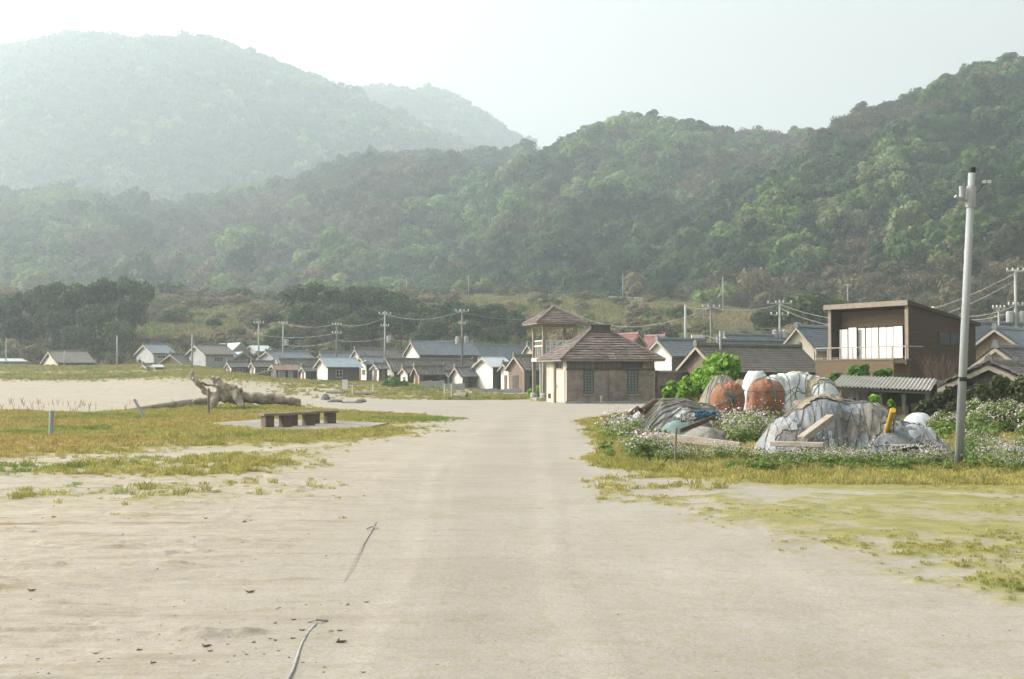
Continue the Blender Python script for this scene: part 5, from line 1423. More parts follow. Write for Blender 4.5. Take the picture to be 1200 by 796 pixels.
def patch(root, f, o, c, rx, ry, m, seed, lift=.02, thr=.45, res=.04, name='sheet', fold=.05):
    """a torn, creased sheet lying on the pile"""
    xs = np.arange(c[0]-rx, c[0]+rx, res); ys = np.arange(c[1]-ry, c[1]+ry, res)
    X, Y = np.meshgrid(xs, ys, indexing='ij')
    d = np.hypot((X-c[0])/rx, (Y-c[1])/ry)
    mask = (fbm(X*1.8+seed, Y*1.8, seed, 4) + (1-d)*.45 - .25) > thr
    Z = np.maximum(f(X, Y), 0) + lift + fold*(np.abs(fbm(X*4, Y*4+seed, seed+2, 4)-.5)*2)
    vid = np.arange(X.size).reshape(X.shape)
    kq = mask[:-1,:-1] & mask[1:,:-1] & mask[1:,1:] & mask[:-1,1:]
    q = np.stack([vid[:-1,:-1], vid[1:,:-1], vid[1:,1:], vid[:-1,1:]], -1)[kq]
    if len(q) < 4: return
    used = np.unique(q); remap = np.full(X.size, -1); remap[used] = np.arange(len(used))
    link(name, np_mesh(name, np.stack([X.ravel()[used]-o[0], Y.ravel()[used]-o[1], Z.ravel()[used]], 1), remap[q], m, smooth=True), root)
def XY(px, Y): return ((px-600)/FPX*Y, Y)
def lob(px, Y, wpx, ry, top, p=2.4):
    x, y = XY(px, Y); return (x, y, wpx/FPX*Y, ry, max(P(px, top, Y).z, .05), p)

# --- the big tarpaulin-covered net pile
f_l = [lob(962,26.9,72,1.35,465,2.3), lob(1005,26.8,80,1.35,471,2.2), lob(1050,26.2,66,1.25,492,2.0), lob(926,26.4,46,1.0,492,2.4)]
big, fb, ob = mound('net_pile', 'large net pile under a grey tarpaulin beside the leaning yellow pole', 'net pile', f_l, tarp_grey, 3, fold=.13, fscale=1.6)
rg = random.Random(12)
for i in range(16):
    k = i/15; a = XY(892+k*205, 24.9); b = XY(915+k*150+rg.uniform(-25,25), 28)
    drape(big, fb, ob, a, b, rg.choice([.006,.008,.012]), rg.choice([rope_brown, rope_grey, rope_brown]), seed=i, wob=.09)
for i in range(9):      # the bundle of brown lines lying across the top
    Yk = 26.75+.10*i*.5; drape(big, fb, ob, XY(898+rg.uniform(-6,14), Yk-.3), XY(1062+rg.uniform(-50,20), Yk+rg.uniform(-.1,.4)), rg.choice([.010,.014,.017]), rg.choice([rope_brown, rope_grey]), seed=40+i, wob=.03, lift=.015)
for i in range(15):      # a wide-meshed dark net thrown over the front
    drape(big, fb, ob, XY(893+i*14, 24.9), XY(930+i*13, 27.2), .0045, black_m, seed=200+i, wob=.02, lift=.03, sides=4)
    drape(big, fb, ob, XY(930+i*13, 24.9), XY(893+i*13, 27.2), .0045, black_m, seed=230+i, wob=.02, lift=.03, sides=4)
for i in range(9): drape(big, fb, ob, XY(1020+i*7, 26.4), XY(1080+i*4, 25.0), .008, rg.choice([rope_brown, black_m]), seed=70+i)
for i, (px, Y, rx, ry, m, lf) in enumerate([(958,26.9,.8,.6,net_straw,.03),(995,27.0,.7,.5,net_straw,.03),(915,26.0,.5,.6,tarp_pale,.02),(1035,26.2,.7,.6,net_grey,.02),(1075,25.6,.6,.6,tarp_pale,.025),(985,25.6,.7,.5,tarp_pale,.015),
        (930,25.6,.4,.4,net_grey,.02),(1010,26.0,.6,.5,tarp_dark,.02),(1055,25.4,.5,.4,tarp_dark,.03),(960,25.7,.6,.4,tarp_dark,.02),(1090,25.4,.4,.4,net_straw,.03),(905,25.5,.35,.35,net_straw,.03)]):
    patch(big, fb, ob, XY(px, Y), rx, ry, m, 300+i, lf, thr=.42 + .03*(i % 3), name='net' if m in (net_straw, net_grey) else 'sheet')
# --- left arched net pile
lp, fl, ol = mound('net_pile', 'rounded net pile with arched brown ropes nearest the road', 'net pile', [lob(790,37,50,1.3,468,2.6), lob(822,37.6,34,1.1,475,2.4)], tarp_grey, 7, fold=.08)
for i in range(22):
    Yk = 36.2 + .07*i; drape(lp, fl, ol, XY(743+rg.uniform(-4,10)-i*.2, Yk-.5), XY(838+rg.uniform(-10,6), Yk+.2), rg.choice([.018,.024,.03]), rg.choice([rope_brown, rope_brown, rope_grey]), seed=100+i, wob=.05, lift=.02)
for i in range(7): drape(lp, fl, ol, XY(752+i*11, 35.9), XY(765+i*9, 37.6), .012, rope_grey, seed=130+i)
for i, (px, Y, rx, ry, m) in enumerate([(790,37.2,.9,.6,net_straw),(770,36.4,.5,.5,net_grey),(815,36.8,.6,.5,tarp_dark),(800,36.2,.6,.4,tarp_white),(830,37.2,.5,.5,net_grey)]):
    patch(lp, fl, ol, XY(px, Y), rx, ry, m, 330+i, .025, thr=.44, name='net' if m in (net_straw, net_grey) else 'sheet')
teal = mat('faded_teal_sheet', (.20,.27,.25), (.13,.19,.18), scale=3)
mound('folded_sheet', 'faded teal sheet lying at the foot of the rounded net pile', 'sheet', [lob(795,35.3,24,.5,492,2.2)], teal, 17, fold=.08)
mound('rubbish_heap', 'pale heap of torn white sheeting at the left end of the piles', 'heap', [lob(745,37.5,24,.9,480,2.0), lob(762,38,20,.8,474,2.0), lob(728,38.5,18,.7,486,2.0)], tarp_white, 19, fold=.16, fscale=3.5)
dk = [(752,482,37.0,768,470,37.4,.10),(736,487,36.8,748,478,37,.07)]
for i, (x0, y0, Y0, x1, y1, Y1, r) in enumerate(dk):
    a = P(x0, y0, Y0-.5); b = P(x1, y1, Y1-.5); mb = MB(); mb.tube([Vector((0,0,0)), b-a], r, 10); o = mb.build('dark_pipe', plank_dark); o.location = a
    tag(o, ['thick dark brown pipe leaning on the torn white sheeting', 'short dark pipe end at the left of the white sheeting'][i], 'pipe')
# drum lying at the left end
a = P(708, 483, 42); r_ = .19
dm_ = empty('steel_drum', (a.x, a.y, 0), R(20)); tag(dm_, 'dark rusty drum lying on its side at the left end of the piles', 'drum')
mb = MB(); mb.tube([Vector((0,0,r_)), Vector((.8,0,r_))], r_, 18); 
for xx in (.27, .53): mb.tube([Vector((xx-.015,0,r_)), Vector((xx+.015,0,r_))], r_*1.05, 18)
mb.build('barrel', mat('black_drum', (.045,.04,.038), (.03,.026,.024), rough=.6, wear=(.2,.075,.03), wscale=4, wlevel=(.55,.7)), dm_)
mb = MB(); mb.tube([Vector((-.02,0,r_)), Vector((.02,0,r_))], r_*1.06, 18); mb.build('rim', mat('rust', (.28,.12,.05), (.18,.07,.03), scale=6), dm_)
# --- straw-topped grey net mound behind
gm_, fg, og_ = mound('net_pile', 'grey net mound with dry weeds on top behind the orange bundle', 'net pile', [lob(846,48,34,1.2,441,2.6), lob(868,49,26,1.1,444,2.4)], net_straw, 23, fold=.14, fscale=2.5)
for i in range(8): drape(gm_, fg, og_, XY(820+i*3, 46.9), XY(838+i*4, 48.3), .02, rope_grey, seed=150+i, wob=.03)
# --- orange net bundles
def bundle(name, label, px, pyc, Y, wpx, hpx, m, seed, p=2.0, ridges=14, tilt=0.0):
    c = P(px, pyc, Y); k = Y/FPX; rx = wpx*k/2; rz_ = hpx*k/2
    nu, nv = 72, 36; vs = []; fs = []
    for j in range(nv+1):
        th = math.pi*j/nv
        for i in range(nu):
            a = 2*math.pi*i/nu
            ct, st = math.cos(th), math.sin(th)
            sg = lambda q, e: math.copysign(abs(q)**e, q)
            e = 2/p
            n_ = 1 + .05*(float(fbm(math.cos(a)*7+seed, math.sin(a)*7+th*6, seed+1, 3))-.5) + .30*(float(fbm(math.cos(a)*2+seed, math.sin(a)*2+th*1.6, seed, 4))-.5)
            n_ *= 1 - .13*ct
            vs.append((rx*sg(st, e)*math.cos(a)*n_, rx*.9*sg(st, e)*math.sin(a)*n_, rz_*sg(ct, e)*n_))
    for j in range(nv):
        for i in range(nu): fs.append((j*nu+i, (j+1)*nu+i, (j+1)*nu+(i+1)%nu, j*nu+(i+1)%nu))
    r = empty(name, c); tag(r, label, 'net bundle', 'orange net bundles'); r.rotation_euler = (0, tilt, 0)
    mesh_obj('net', vs, fs, m, r, smooth=True)
    return r, rx, rz_
def hoop(root, rx, ry, rz_, tilt_axis, ang, r, m, off=0.0, n=40):
    """a rope tied round the bundle"""
    mb = MB(); pts = []
    for i in range(n+1):
        a = 2*math.pi*i/n
        if tilt_axis == 'v': q = Vector((math.cos(a)*rx*1.03, 0, math.sin(a)*rz_*1.03)); q.rotate(Matrix.Rotation(ang, 3, 'Z'))
        elif tilt_axis == 'face': q = Vector((math.cos(ang)*math.cos(a)*rx*1.05, -math.sin(a)*ry*1.05, math.sin(ang)*math.cos(a)*rz_*1.05))
        else: q = Vector((math.cos(a)*rx*1.03, math.sin(a)*ry*1.03, off))
        pts.append(q)
    mb.tube(pts, r, 6, cap=False); return mb.build('rope', m, root)
b1, rx, rz_ = bundle('net_bundle', 'round orange net bundle tied with green rope in a star knot', 853.5, 467, 42.5, 40, 43, net_orange, 5, p=2.3)
for an in (.45, 2.2): hoop(b1, rx, rx*.93, rz_, 'face', an, .016, rope_green)
mb = MB(); rgk = random.Random(5)
for i in range(14):
    d = Vector((rgk.uniform(-1,1), rgk.uniform(-.3,.1), rgk.uniform(-1,1))).normalized(); mb.tube([Vector((-.04,-rx*.98,.04)), Vector((-.04,-rx*1.0,.04))+d*.10, Vector((-.04,-rx*.95,.04))+d*.24], .014, 5)
mb.build('knot', rope_green, b1)
b2, rx, rz_ = bundle('net_bundle', 'tall upright orange net bundle beside the white tarpaulin', 898, 466, 43.5, 43, 48, net_orange, 9, p=2.8)
for off in (.22, -.38): hoop(b2, rx, rx*.93, rz_, 'h', 0, .012, rope_green, off)
for an in (.30,): hoop(b2, rx*1.02, rx, rz_, 'v', R(90)+an, .016, rope_green)
hoop(b2, rx*1.02, rx, rz_, 'v', .1, .014, rope_grey)
# foot of the bundles: a low dark net bed
mound('net_bed', 'flat dark net bed under the two orange bundles', 'net', [lob(852,43,36,1.0,482,3), lob(900,44,40,1.0,482,3)], net_grey, 29, fold=.06)
# --- white tarpaulin heaps
wt, fw, ow = mound('tarpaulin_heap', 'long white tarpaulin heap tied with dark lines right of the orange bundles', 'tarpaulin', [lob(938,46.5,40,1.0,439,5), lob(924,46.3,30,.9,437,4), lob(962,46,28,.9,444,3.4)], tarp_white, 31, fold=.10, fscale=1.4)
for i, (px, Y, m) in enumerate([(955,45.8,net_straw),(945,46.6,net_straw)]): patch(wt, fw, ow, XY(px, Y), .7, .5, m, 350+i, .03, thr=.5, name='net')
for i in range(6): drape(wt, fw, ow, XY(912+i*11, 45.4), XY(908+i*12+rg.uniform(-8,8), 47.3), .014, rope_brown if i % 2 else black_m, seed=170+i)
for i in range(3): drape(wt, fw, ow, XY(905, 45.55+.05*i), XY(982, 45.6+.06*i), .014, rope_brown, seed=180+i, wob=.05)
mound('tarpaulin_heap', 'white tarpaulin hump peeking over the upright orange bundle', 'tarpaulin', [lob(886,46.6,22,.7,434.5,4), lob(908,46.0,20,.6,440,4)], tarp_white, 37, fold=.10, fscale=2.0)
mound('tarpaulin_roll', 'pale tarpaulin roll with green stains on top of the white heap', 'tarpaulin', [lob(936,48.3,32,.5,435.5,3.2)], crackle('stained_tarp', (.62,.60,.52), (.46,.44,.35), (.30,.30,.10), (.7,.68,.6), 2.5, 4), 39, fold=.10)
# --- blue rope heap and small things before the left pile
def tangle(name, label, px, py, Y, w, h, m, seed, n=26, r=.014, dyy=.3):
    c = P(px, py, Y); rgq = random.Random(seed); mb = MB()
    for i in range(n):
        pts = []; p = Vector((rgq.gauss(0, w*.4), rgq.gauss(0, dyy*.5), rgq.gauss(0, h*.3)))
        d = Vector((rgq.uniform(-1,1), rgq.uniform(-1,1), rgq.uniform(-.4,.4))).normalized()
        for k in range(9):
            pts.append(p.copy()); d = (d+Vector((rgq.uniform(-.8,.8), rgq.uniform(-.8,.8), rgq.uniform(-.5,.5)))).normalized()
            p = p + d*.09; p.x = max(-w, min(w, p.x)); p.y = max(-dyy, min(dyy, p.y)); p.z = max(-h, min(h, p.z))
        mb.tube(pts, r*rgq.uniform(.7,1.3), 6)
    o = mb.build(name, m, smooth=True); o.location = c; tag(o, label, 'rope'); return o
tangle('rope_heap', 'tangled blue rope lying on the grey net mound', 826, 487, 33.5, .30, .11, rope_blue, 3, 34, .02)
tangle('rope_heap', 'pale tangled rope end left of the blue rope', 806, 490, 33.4, .16, .10, rope_grey, 4, 16, .018)
sm, fs_, os_ = mound('net_pile', 'low grey net mound behind the long weathered plank', 'net pile', [lob(826,31.5,36,.9,500,2.2)], net_grey, 41, fold=.08, fscale=3)
mound('net_pile', 'low pale net heap in front of the long weathered plank', 'net pile', [lob(822,28.4,36,.5,527,2.0), lob(858,28.2,30,.45,531,2.0)], crackle('pale_net', (.42,.41,.39), (.27,.26,.25), (.2,.19,.17), (.5,.48,.45), 8, 20), 43, fold=.14, fscale=5)
mound('white_sack', 'crumpled white sack lying left of the thin metal post', 'sack', [lob(781,29.6,9,.2,517,2.2), lob(787,29.7,6,.18,521,2.2)], tarp_white, 47, res=.02, fold=.06, fscale=5)
def beam(name, label, p, q, w, h, m, cat='plank'):
    a = P(*p); b = P(*q); mb = MB(); mb.bar((0,0,0), b-a, w, h); o = mb.build(name, m); o.location = a
    bv = o.modifiers.new('edges', 'BEVEL'); bv.width = .012; bv.segments = 2
    tag(o, label, cat); return o
beam('plank', 'long weathered plank lying along the front of the piles', (772,511,29.8), (868,523,28.4), .10, .17, plank_m)
beam('plank', 'short weathered plank in front of the big tarpaulin pile', (903,520,25.2), (966,521.5,24.6), .10, .10, plank_m)
beam('plank', 'thick grey beam leaning on the big tarpaulin pile', (939,515,25.0), (974,489,25.7), .17, .13, plank_m)
beam('plank', 'dark brown board leaning under the blue rope', (797,505,32.6), (838,489,33.2), .05, .11, plank_dark)
beam('plank', 'dark board lying right of the low grey mound', (838,495,32.4), (872,517,31.2), .06, .09, plank_dark)
post('thin_post', 'thin rusty metal post standing before the long plank', 790.5, 547, 792.5, 503, .022, old_wood)
# yellow pole
a = G(1029.5, 533); b = P(1046.5, 481, 24.6)
yp = empty('yellow_pole', a); tag(yp, 'leaning yellow painted pole stuck in front of the tarpaulin pile', 'pole')
mb = MB(); mb.tube([Vector((0,0,-.1)), b-a], .055, 14); mb.build('shaft', yellow_m, yp, smooth=False)
mb = MB(); d = (b-a).normalized(); mb.tube([d*.02, d*.12], [.075,.065], 14); mb.build('socket', yellow_m, yp)
mb = MB(); mb.tube([(b-a)-d*.01, (b-a)+d*.02], [.06,.05], 14); mb.build('cap', yellow_m, yp)
post('thin_post', 'thin dark rod standing right of the yellow pole', 1048, 540, 1047, 487, .009, black_m)
# black hose coil
c = P(1062, 541, 24.2); co = empty('hose_coil', (c.x, c.y, 0)); tag(co, 'coiled black hose lying in the flowers by the yellow pole', 'hose')
for i in range(5):
    mb = MB(); pts = [Vector((.30*(1-.05*i)*math.cos(t_*.2)+.03*math.sin(i), .26*math.sin(t_*.2), .06+.065*i+.03*math.sin(t_*.4+i))) for t_ in range(33)]; mb.tube(pts, .026, 8); mb.build('loop', black_m if i % 3 else rope_grey, co, smooth=True)
mb = MB(); mb.tube([Vector((.15*math.cos(t_*.26)-.32, -.3, .17+.15*math.sin(t_*.26))) for t_ in range(14)], .016, 7); mb.build('hose_end', rope_grey, co, smooth=True)
tangle('rope_heap', 'heap of grey rope on top of the black hose coil', 1060, 526, 24.3, .32, .06, rope_grey, 8, 26, .015)
# white slats right of the coil
for i, (x0, x1, yt, lab) in enumerate([(1098,1096.5,512,'leftmost'),(1103,1100,514,'second'),(1108,1105.5,515,'third'),(1112.5,1111,519,'rightmost, bluish')]):
    a = G(x0+1, 536); b = P(x1, yt, a.y); mb = MB(); mb.bar(Vector((0,0,-.05)), b-a, .06, .02, up=(0,1,0)); o = mb.build('white_stake', M['pale_blue'] if i == 3 else M['white']); o.location = a
    tag(o, lab + ' of four white stakes standing beside the concrete pole', 'stake', 'white stakes by the pole')
# white sacks in a row, right
for i, (px, w, top, lab) in enumerate([(1140,14,517,'white sack just right of the concrete pole, leftmost of the row'), (1158,13,514,'white sack in the row by the flowers, second from the pole'), (1178,15,517,'white sack in the row by the flowers, third from the pole'), (1198,14,516,'white sack in the row by the flowers, at the right edge')]):
    mound('white_sack', lab, 'sack', [lob(px,33,w,.35,top,2.2)], tarp_white, 51+i, res=.03, fold=.07, fscale=3, group='white sacks by the flowers')
mound('white_sack', 'large white sack half hidden behind the big tarpaulin pile', 'sack', [lob(1076,40,22,.6,484,2.6)], tarp_white, 61, res=.04, fold=.06)
# --- concrete pole
a = G(1123, 548); b = P(1139, 201, a.y)
pl = empty('concrete_pole', a); tag(pl, 'tall leaning grey concrete pole in the flowers at right', 'pole')
pole_m = mat('pole_concrete', (.34,.35,.345), (.26,.27,.265), scale=2.0, stretch=(1,1,.15), rough=.8, bump=.2, wear=(.26,.25,.23), wscale=3, wlevel=(.58,.72))
ax = b-a; d = ax.normalized(); s = Vector((1,0,0))
mb = MB(); mb.tube([Vector((0,0,-.2)), ax*.5, ax], [.078,.072,.063], 20); mb.build('shaft', pole_m, pl, smooth=True)
mb = MB(); mb.tube([ax-d*.03, ax+d*.07], [.066,.066], 16); mb.build('cap', black_m, pl)
for k, zz in enumerate((.905, .945)):
    mb = MB(); mb.tube([ax*zz-d*.02, ax*zz+d*.02], .082, 18); mb.build('band', M['steel'], pl)
mb = MB(); mb.tube([ax*.90-d*.12, ax*.945], .088, 18); mb.build('collar', M['steel'], pl)
mb = MB(); mb.tube([ax*.90, ax*.90+Vector((-.2,-.03,.02)), ax*.90+Vector((-.30,-.05,.08))], [.03,.03,.035], 8); mb.tube([ax*.90+Vector((-.17,-.03,.05)), ax*.90+Vector((-.17,-.03,.27))], [.05,.05], 10); mb.build('bracket', M['steel'], pl)
mb = MB(); mb.tube([ax*.925, ax*.93+Vector((.12,0,.0)), ax*.965+Vector((.26,0,.0))], .008, 6); mb.build('stay', M['wire'], pl)
for k in range(2):
    mb = MB(); q = ax*.965+Vector((.24+.09*k,0,.0)); mb.lathe([(.015,-.03),(.045,-.02),(.03,0),(.045,.02),(.015,.03)], q, 10); mb.build('insulator', M['white'], pl)
for zz, h_ in ((.29,.05),(.30,.02)):
    mb = MB(); mb.tube([ax*zz, ax*zz+d*h_], .087, 16); mb.build('strap', black_m, pl)
mb = MB(); q = ax*.285; mb.box(q.x+.08, q.x+.17, q.y-.05, q.y+.05, q.z-.06, q.z+.08); mb.build('clamp', black_m, pl)
mb = MB(); mb.tube([ax*.0+Vector((-.09,-.07,0)), ax*.3+Vector((-.085,-.06,0))], .012, 6); mb.build('conduit', M['steel'], pl)

# ================================================================== FLOWERS AND BUSHES ON THE RIGHT
stem_leaf = leaf_mat('flower_leaf', (.16,.225,.06), .45, .4)
petal = leaf_mat('pale_petal', (.60,.50,.51), .22, .25)
def two_mat(name, va, fa, vb, fb_, m1, m2):
    v = np.concatenate([va, vb]); f = np.concatenate([fa, fb_+len(va)])
    me = np_mesh(name, v, f, m1); me.materials.append(m2)
    me.polygons.foreach_set('material_index', np.concatenate([np.zeros(len(fa), np.int32), np.ones(len(fb_), np.int32)])); return me
def flower_plant(name, seed, h=.5, w=.28, nl=70, nb=46):
    rg = np.random.default_rng(seed)
    z = rg.uniform(0, 1, nl)**.8*h*.8; a = rg.uniform(0, 6.28, nl); r = w*np.sqrt(rg.uniform(0, 1, nl))*(.5+.6*z/h)
    c = np.stack([r*np.cos(a), r*np.sin(a), z], 1); nrm = np.stack([np.cos(a)*.5, np.sin(a)*.5, np.full(nl, .8)], 1)
    va, fa = leaf_quads(c, nrm, rg.uniform(.03, .07, nl), rg, aspect=2.0, jitter=.5)
    a = rg.uniform(0, 6.28, nb); r = w*1.1*np.sqrt(rg.uniform(0, 1, nb)); zz = h*rg.uniform(.55, 1.1, nb)
    c = np.stack([r*np.cos(a), r*np.sin(a), zz], 1)
    vb, fb2 = leaf_quads(c, np.tile([0,-.3,.8], (nb,1)), rg.uniform(.024, .042, nb), rg, aspect=1.0, jitter=.6)
    # stems
    vs = []; fs = []
    for i in range(12):
        p = c[i]; b = len(vs); vs += [(p[0]*.3-.003, p[1]*.3, 0), (p[0]*.3+.003, p[1]*.3, 0), (p[0]+.002, p[1], p[2]), (p[0]-.002, p[1], p[2])]; fs.append((b, b+1, b+2, b+3))
    va = np.concatenate([va, np.array(vs)]); fa = np.concatenate([fa, np.array(fs)+4*nl])
    return two_mat(name, va, fa, vb, fb2, stem_leaf, petal)
fps = [flower_plant('wild_flower', i, h=.42+.08*(i % 3), nb=[40,60,22,50][i]) for i in range(4)]
rgs = np.random.default_rng(61)
pt = []; sc_ = []
def strip(n, x0, x1, y0, y1, s0, s1):
    k = 0
    while k < n:
        p = G(rgs.uniform(x0, x1), rgs.uniform(y0, y1)); q = float(fbm(p.x*1.7+11, p.y*1.7, 411, 3))
        if rgs.uniform() > (q-.30)*3.2: continue
        k += 1; pt.append((p.x, p.y, 0)); sc_.append(rgs.uniform(s0, s1)*(.55+.9*q))
strip(105, 862, 1108, 541, 551, .4, .8)
strip(34, 880, 1000, 535, 543, .4, .75)
strip(40, 1138, 1230, 545, 558, .4, .8)
strip(70, 1130, 1240, 525, 545, .4, .8)
strip(26, 712, 752, 505, 522, .7, 1.3)
strip(26, 736, 775, 530, 545, .7, 1.2)
strip(40, 780, 860, 538, 546, .4, .8)
strip(50, 845, 905, 508, 524, .9, 1.5)
strip(14, 1000, 1100, 548, 554, .4, .7)
pt = np.array(pt); n = len(pt)
scatter('wild_flowers', pt, np.array(sc_), rgs.uniform(0, 6.28, n), np.ones((n, 3)), rgs.integers(0, 4, n), fps, 'pale pink wild flowers growing along the front of the net piles', 'flowers')
# taller green weeds
wd = leaf_mat('weed_leaf', (.13,.19,.045), .45, .35)
def weed_plant(seed):
    rg = np.random.default_rng(seed); nl = 60
    z = rg.uniform(0, .35, nl); a = rg.uniform(0, 6.28, nl); r = .22*np.sqrt(rg.uniform(0,1,nl))
    v, f = leaf_quads(np.stack([r*np.cos(a), r*np.sin(a), z], 1), np.stack([np.cos(a)*.6, np.sin(a)*.6, np.full(nl,.6)], 1), rg.uniform(.04,.09,nl), rg, aspect=2.2, jitter=.5)
    return np_mesh('weed', v, f, wd)
pt = []; sc_ = []
strip(90, 850, 1115, 546, 556, .3, .6); strip(60, 1130, 1240, 528, 556, .4, .8); strip(22, 705, 780, 508, 546, .4, .8); strip(40, 1090, 1240, 505, 520, .6, 1.2)
pt = np.array(pt); n = len(pt)
scatter('weeds', pt, np.array(sc_), rgs.uniform(0, 6.28, n), np.ones((n, 3)), rgs.integers(0, 2, n), [weed_plant(1), weed_plant(2)], 'fresh green weeds at the foot of the net piles', 'weeds')
# flowering bushes: things
def flower_bush(px, py, Y, wpx, top, label, seed, n=2200, nb=700, ry=.8):
    b = P(px, py, Y); b.z = 0
    rg = np.random.default_rng(seed); w = wpx/FPX*Y/2; h = P(px, top, Y).z
    def pts(m, lo):
        a = rg.uniform(0, 6.28, m); q = rg.uniform(lo, 1, m)**.6; e = rg.uniform(0, 1, m)
        s = 1 + .25*(fbm(np.cos(a)*2+seed, np.sin(a)*2+e*3, seed, 3)-.5)*2
        x = w*np.cos(a)*np.sqrt(1-e*e*.75)*q*s; y = ry*np.sin(a)*np.sqrt(1-e*e*.75)*q*s; z = h*e*(.6+.4*q)*s
        return np.stack([x, y, z], 1), np.stack([np.cos(a), np.sin(a), e], 1)
    r = empty('flowering_bush', b); tag(r, label, 'bush', 'pale flowering bushes')
    c, nn = pts(n, .2); v_, f_ = leaf_quads(c, nn, rg.uniform(.04,.09,n), rg, aspect=1.8); link('foliage', np_mesh('foliage', v_, f_, stem_leaf), r)
    c, nn = pts(nb, .8); c = c*1.04; v_, f_ = leaf_quads(c, nn*.4+np.array([0,-.4,.5]), rg.uniform(.03,.055,nb), rg, aspect=1.0); link('blossoms', np_mesh('blossoms', v_, f_, petal), r)
flower_bush(1165, 513, 37, 78, 470, 'large pale flowering bush left of the right edge, behind the pole', 1, 5200, 1500, 1.1)
flower_bush(1215, 512, 36, 60, 473, 'pale flowering bush cut by the right edge', 2, 3200, 1000, 1.0)
flower_bush(1108, 505, 38, 40, 484, 'small pale flowering bush just behind the concrete pole', 3, 1800, 600, .8)
flower_bush(728, 520, 36.5, 32, 497, 'pale pink flowering bush at the left end of the piles', 4, 700, 500, .6)
flower_bush(752, 547, 27.5, 40, 516, 'pale pink flowering bush nearest the road', 5, 700, 520, .5)
flower_bush(876, 515, 33, 52, 486, 'pale flowering bush below the upright orange bundle', 6, 1800, 800, .6)
# leafy bushes with lobes at given places
def leafy(name, label, lobes, lm, seed, leaf=.10, dens=900, group=None):
    rg = np.random.default_rng(seed); V = []; F = []; k = 0
    b = P(lobes[0][0], lobes[0][1], lobes[0][2]); b.z = 0
    for (px, py, Y, rpx) in lobes:
        c = P(px, py, Y); r = rpx/FPX*Y; n = int(dens*r*r*4)+60
        sub = rg.normal(0, 1, (9, 3)); sub /= np.linalg.norm(sub, axis=1)[:, None]; sub = sub*r*.55
        d = rg.normal(0, 1, (n, 3)); d /= np.linalg.norm(d, axis=1)[:, None]
        q = sub[rg.integers(0, 9, n)] + d*(r*.5*rg.uniform(.55, 1.08, n))[:, None]
        p = q + np.array([c.x-b.x, c.y-b.y, c.z]); p[:, 2] = np.maximum(p[:, 2], .05)
        v_, f_ = leaf_quads(p, d+np.array([0,0,.3]), leaf*rg.uniform(.6,1.4,n), rg, aspect=1.7); V.append(v_); F.append(f_+k); k += len(v_)
    r = empty(name, b); tag(r, label, 'bush', group)
    link('foliage', np_mesh('foliage', np.concatenate(V), np.concatenate(F), lm), r)
    mb = MB(); 
    for (px, py, Y, rpx) in lobes: c = P(px, py, Y)-b; mb.tube([Vector((0,0,0)), c*.5+Vector((0,0,.1)), c], [.05,.035,.012], 6)
    mb.build('stems', bark, r); return r
leafy('green_bush', 'bright green leafy bush spreading left of the orange net bundles', [(828,452,58,16),(845,432,60,19),(858,428,61,12),(822,440,60,15),(808,452,59,14),(792,457,58,12),(781,461,57.5,8),(836,445,58,16),(832,424,61,11),(800,462,57,10),(852,446,60,14)], leaf_fresh, 71, .16, 420)
leafy('green_bush', 'glossy green bush in front of the lower wooden block', [(1005,437,59,11),(1014,434,59.2,8),(998,441,59,8),(1008,443,58.8,8)], leaf_hedge, 72, .12, 600)
leafy('green_bush', 'small green bush at the foot of the balcony end', [(1033,438,60,7),(1040,437,60,6),(1027,441,60,5)], leaf_hedge, 73, .12, 600)
leafy('green_bush', 'small green bush at the left end of the corrugated roof', [(979,443,56,7),(972,446,56,5),(986,444,56,5)], leaf_hedge, 74, .11, 600)
leafy('green_bush', 'leafy sprig growing beside the white tarpaulin', [(969,456,47,5),(968,463,47,4)], leaf_fresh, 75, .09, 900)
leafy('green_bush', 'small sprig growing through the top of the tarpaulin pile', [(1024,468,28,6),(1028,470,28,4)], leaf_fresh, 76, .06, 1800)
leafy('green_bush', 'tiny sprig above the tip of the yellow pole', [(1044,472,27,3.5),(1046,475,27,3)], leaf_fresh, 77, .05, 2600)
leafy('round_bush', 'round green bush in front of the small white gable', [(452,452,130,6),(462,449,131,8),(471,451,131,7),(458,453,130,7)], leaf_hedge, 78, .22, 200)
leafy('green_bush', 'bright bush growing behind the lookout tower posts', [(624,462,94,7),(631,458,95,7),(636,463,94,6)], leaf_fresh, 79, .16, 400)
leafy('overgrown_bush', 'dark creeper overgrowing the ruined shack gable', [(1150,462,50,14),(1172,455,50.3,16),(1190,462,50,15),(1135,465,50,10),(1198,450,50.5,10)], hued_leaf('creeper_leaf', (.060,.075,.025)), 80, .10, 500)
leafy('overgrown_bush', 'dark tangled bush between the corrugated shed and the pole', [(1100,472,48,14),(1085,478,47,12),(1112,462,48,10),(1118,480,46,12)], hued_leaf('thicket_leaf', (.065,.075,.03)), 81, .09, 500)
